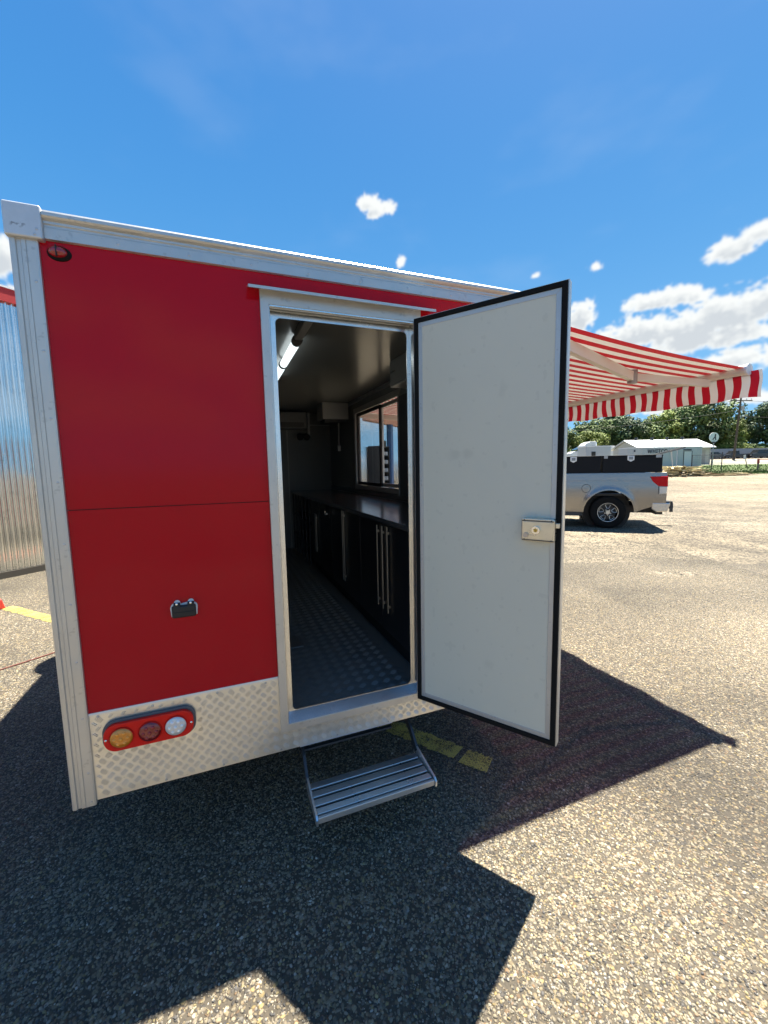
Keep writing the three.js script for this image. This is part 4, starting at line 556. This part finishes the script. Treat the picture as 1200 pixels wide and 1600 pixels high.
// parked cars across the road
function car(label, lat, dep, c, kind, turn) {
  const s = far('parked_car', label, 'car', lat, dep, turn, 'cars parked across the road'), pm = P(c, .3, .3, { clearcoat: .7, clearcoatRoughness: .1 }), h = kind === 'suv' ? .25 : 0, L = kind === 'suv' ? 2.3 : 2.2;
  mesh('body', [ext(poly([[-L, .3], [-L - .03, .7], [-L + .1, .88 + h * .6], [-L + 1.1, .98 + h * .6], [L - .6, 1.0 + h * .6], [L, .92 + h * .5], [L + .02, .45], [L - .1, .3]]), -1.75, 0, .08)], pm, s);
  const top = kind === 'pickup' ? [[-1.2, .95], [-.6, 1.6], [.45, 1.62], [.6, .95]] : kind === 'suv' ? [[-1.2, 1.1], [-.6, 1.75], [1.9, 1.78], [2.15, 1.1]] : [[-1.15, .96], [-.4, 1.42], [.9, 1.44], [1.75, 1.0]];
  mesh('cabin_glass', [ext(poly(top), -1.62, -.13, .04)], P([.02, .022, .025], .06, 0), s);
  const t1 = top[1], t2 = top[2]; mesh('roof', [ext(poly([[t1[0], t1[1] - .06], [t1[0] + .1, t1[1] + .03], [t2[0] - .1, t2[1] + .03], [t2[0], t2[1] - .06]]), -1.66, -.09, .03)], pm, s);
  const front = (t1[0] + t2[0]) / 2; mesh('pillar', [bb(front - .05, front + .05, top[0][1], t1[1], -.135, -.085), bb(front - .05, front + .05, top[0][1], t1[1], -1.665, -1.615)], pm, s);
  for (const x of [-1.35, 1.35]) for (const z of [-.12, -1.63]) { const w = sub('wheel', s), ty = new THREE.TorusGeometry(.24, .09, 8, 20); ty.translate(x, .33, z); mesh('tyre', ty, MAT.rubber, w); mesh('rim', [cyl(.17, .17, [x, .33, z - .06], [x, .33, z + .06], 14)], MAT.greyBox, w); }
  for (const x of [-L - .03, L]) mesh(x < 0 ? 'headlight' : 'tail_lamp', bb(x - .01, x + .04, .62, .76, -.45, -.1), x < 0 ? M([.7, .7, .7], .2) : M([.35, .01, .01], .3), s);
  return s;
}
car('white car parked in front of the shed end, left of the fence posts', 47.7, 61.5 + 16, [.72, .72, .72], 'sedan', 0);
car('dark grey car parked at the left of the row near the utility pole', 67.6, 84, [.035, .037, .04], 'sedan', .1);
car('black pickup parked second in the row beside the utility pole', 72.6, 84.5, [.018, .018, .02], 'pickup', -.08);
car('black sport utility car parked third from the left in the row', 77.2, 83.8, [.015, .015, .017], 'suv', .06);
car('dark car with a pale roofline at the right end of the row', 82.2, 84.2, [.03, .03, .034], 'pickup', 0);
car('silver car in the back row behind the black cars', 79.5, 90, [.55, .56, .57], 'suv', .2);
car('white car in the back row at far right above the black cars', 84.5, 91, [.74, .74, .74], 'suv', .1);
{ const s = far('board_fence', 'grey metal sheet fence behind the parked cars', 'fence', 62, 88, 0); for (let i = 0; i < 22; i++) mesh('fence_panel', bb(-9 + i * 1.9, -9 + i * 1.9 + 1.88, .05, 2.05, -.03, .03), M([.36, .37, .38], .6, .3), s); for (let i = 0; i < 23; i++) mesh('post', bb(-9.04 + i * 1.9, -8.98 + i * 1.9, 0, 2.1, -.07, -.031), MAT.darkGrey, s); }

// ------------------------------------------------------------------ trees
{ const variants = [];
  const build = (seed, hue) => { const r = rng(seed), pos = [], nor = [], col = [], clumps = [];
    const n = 46; for (let i = 0; i < n; i++) { const a = r() * 6.283, e = Math.acos(1 - 1.7 * r()), R = .62 + .38 * r(), rx = R * Math.sin(e); clumps.push([rx * Math.cos(a) * .52, .62 + R * Math.cos(e) * .36, rx * Math.sin(a) * .52, .10 + .11 * r(), .65 + .7 * r()]); }
    for (let i = 0; i < 14; i++) { const a = r() * 6.283, R = .34 * Math.sqrt(r()); clumps.push([R * Math.cos(a), .28 + .25 * r(), R * Math.sin(a), .12 + .08 * r(), .55 + .3 * r()]); }
    for (const c of clumps) { const m = 170; for (let i = 0; i < m; i++) {
      let x, y, z; do { x = r() * 2 - 1; y = r() * 2 - 1; z = r() * 2 - 1; } while (x * x + y * y + z * z > 1); const l = Math.hypot(x, y, z) || 1, k = Math.pow(l, .4) / l; x *= k; y *= k; z *= k;
      const p = [c[0] + x * c[3], c[1] + y * c[3] * .8, c[2] + z * c[3]], s = .014 + .018 * r();
      const N = new THREE.Vector3(x + (r() - .5) * 1.0, y + .3 + (r() - .5) * 1.0, z + (r() - .5) * 1.0).normalize(), U = new THREE.Vector3(r() - .5, r() - .5, r() - .5).cross(N).normalize().multiplyScalar(s), V = N.clone().cross(U).normalize().multiplyScalar(s * .7);
      const q = [[-1, 0], [0, -1], [1, 0], [0, 1]].map(([a, b]) => [p[0] + U.x * a + V.x * b, p[1] + U.y * a + V.y * b, p[2] + U.z * a + V.z * b]);
      pos.push(...q[0], ...q[1], ...q[2], ...q[0], ...q[2], ...q[3]); const kk = c[4] * (.75 + .5 * r()), t = r(); for (let j = 0; j < 6; j++) { nor.push(N.x, N.y, N.z); col.push(mix(hue[0], hue[3], t) * kk, mix(hue[1], hue[4], t) * kk, mix(hue[2], hue[5], t) * kk); } } }
    const g = new THREE.BufferGeometry(); g.setAttribute('position', new THREE.Float32BufferAttribute(pos, 3)); g.setAttribute('normal', new THREE.Float32BufferAttribute(nor, 3)); g.setAttribute('color', new THREE.Float32BufferAttribute(col, 3)); return g; };
  const dk = [.050, .090, .018, .095, .140, .028], lt = [.120, .165, .024, .19, .23, .045], bl = [.036, .075, .025, .070, .115, .040];
  variants.push(build(101, dk), build(202, lt), build(303, dk), build(404, bl));
  const leafM = M([1, 1, 1], .75, 0, { vertexColors: true, side: THREE.DoubleSide }), bark = M([.07, .055, .04], .9);
  const trunk = (() => { const r = rng(8), L = [cyl(.022, .014, [0, -.02, 0], [.01, .42, 0], 8)]; for (let i = 0; i < 6; i++) { const a = i * 1.05 + r(); L.push(cyl(.010, .004, [.005, .26 + .03 * i, 0], [.26 * Math.cos(a), .52 + .04 * i, .26 * Math.sin(a)], 6)); } return join(L); })();
  const put = (label, lat, dep, h, w, v, turn) => { const s = far('broadleaf_tree', label, 'tree', lat, dep, turn, 'trees beyond the road'); const c = mesh('crown', variants[v], leafM, s), t = mesh('trunk', trunk, bark, s); for (const o of [c, t]) o.scale.set(w, h, w); return s; };
  const list = [
    ['dark green tree in line beyond the lot, leftmost beside the open door', 41.5, 97, 8.2, 9, 2, .3], ['bright yellow green small tree left of the semi truck', 46.3, 93, 6.6, 7, 1, 1], ['dark rounded tree behind the white semi truck', 50.0, 98, 9.6, 10.5, 0, 2],
    ['tall dark tree in the middle of the line left of the shed', 56.0, 99, 11.3, 10.5, 3, .5], ['mid green bushy tree behind the left end of the shed roof', 61.2, 97, 9.0, 8.5, 2, 4], ['light topped green tree above the middle of the shed roof', 66.3, 98, 11.2, 10, 1, 3],
    ['biggest dark green tree of the line, above the right end of the shed', 74.2, 98, 14.2, 13.5, 0, 1.4], ['pale green lower tree right of the utility pole', 82.0, 99, 9.2, 8.5, 1, 2.2], ['dark bluish tree at the right edge of the photo', 89.8, 97, 12.6, 10.5, 3, .9], ['dark tree beyond the right edge of the line', 98, 99, 13, 12, 0, 5]];
  for (const a of list) put(...a);
  let k = 0; for (const [lat, h] of [[36, 8], [28, 9], [18, 9.5], [6, 10], [-8, 9], [-24, 10], [110, 12], [124, 11]]) put(['dark tree behind the open door', 'green tree behind the trailer door', 'rounded tree behind the trailer', 'tall tree behind the trailer roof', 'tree behind the metal building', 'far tree beyond the metal building', 'tree far off to the right', 'last tree far off to the right'][k++], lat, 99, h, 11, k % 4, k);
  // lower growth in the gaps
  const r = rng(66); for (let i = 0; i < 16; i++) { const s = far('shrub', ['low dark shrub filling the gap under the line of trees', 'low light green shrub under the line of trees'][i % 2], 'shrub', 38 + i * 3.7 + r(), 93.5 + 2 * r(), r() * 6, ['dark shrubs under the trees', 'light shrubs under the trees'][i % 2]); const c = mesh('crown', variants[i % 2 ? 1 : 2], leafM, s); c.position.y = -.9; c.scale.set(5.5 + r() * 2, 3.6 + r() * 1.2, 4.5); }
}
renderer.render(scene, camera);
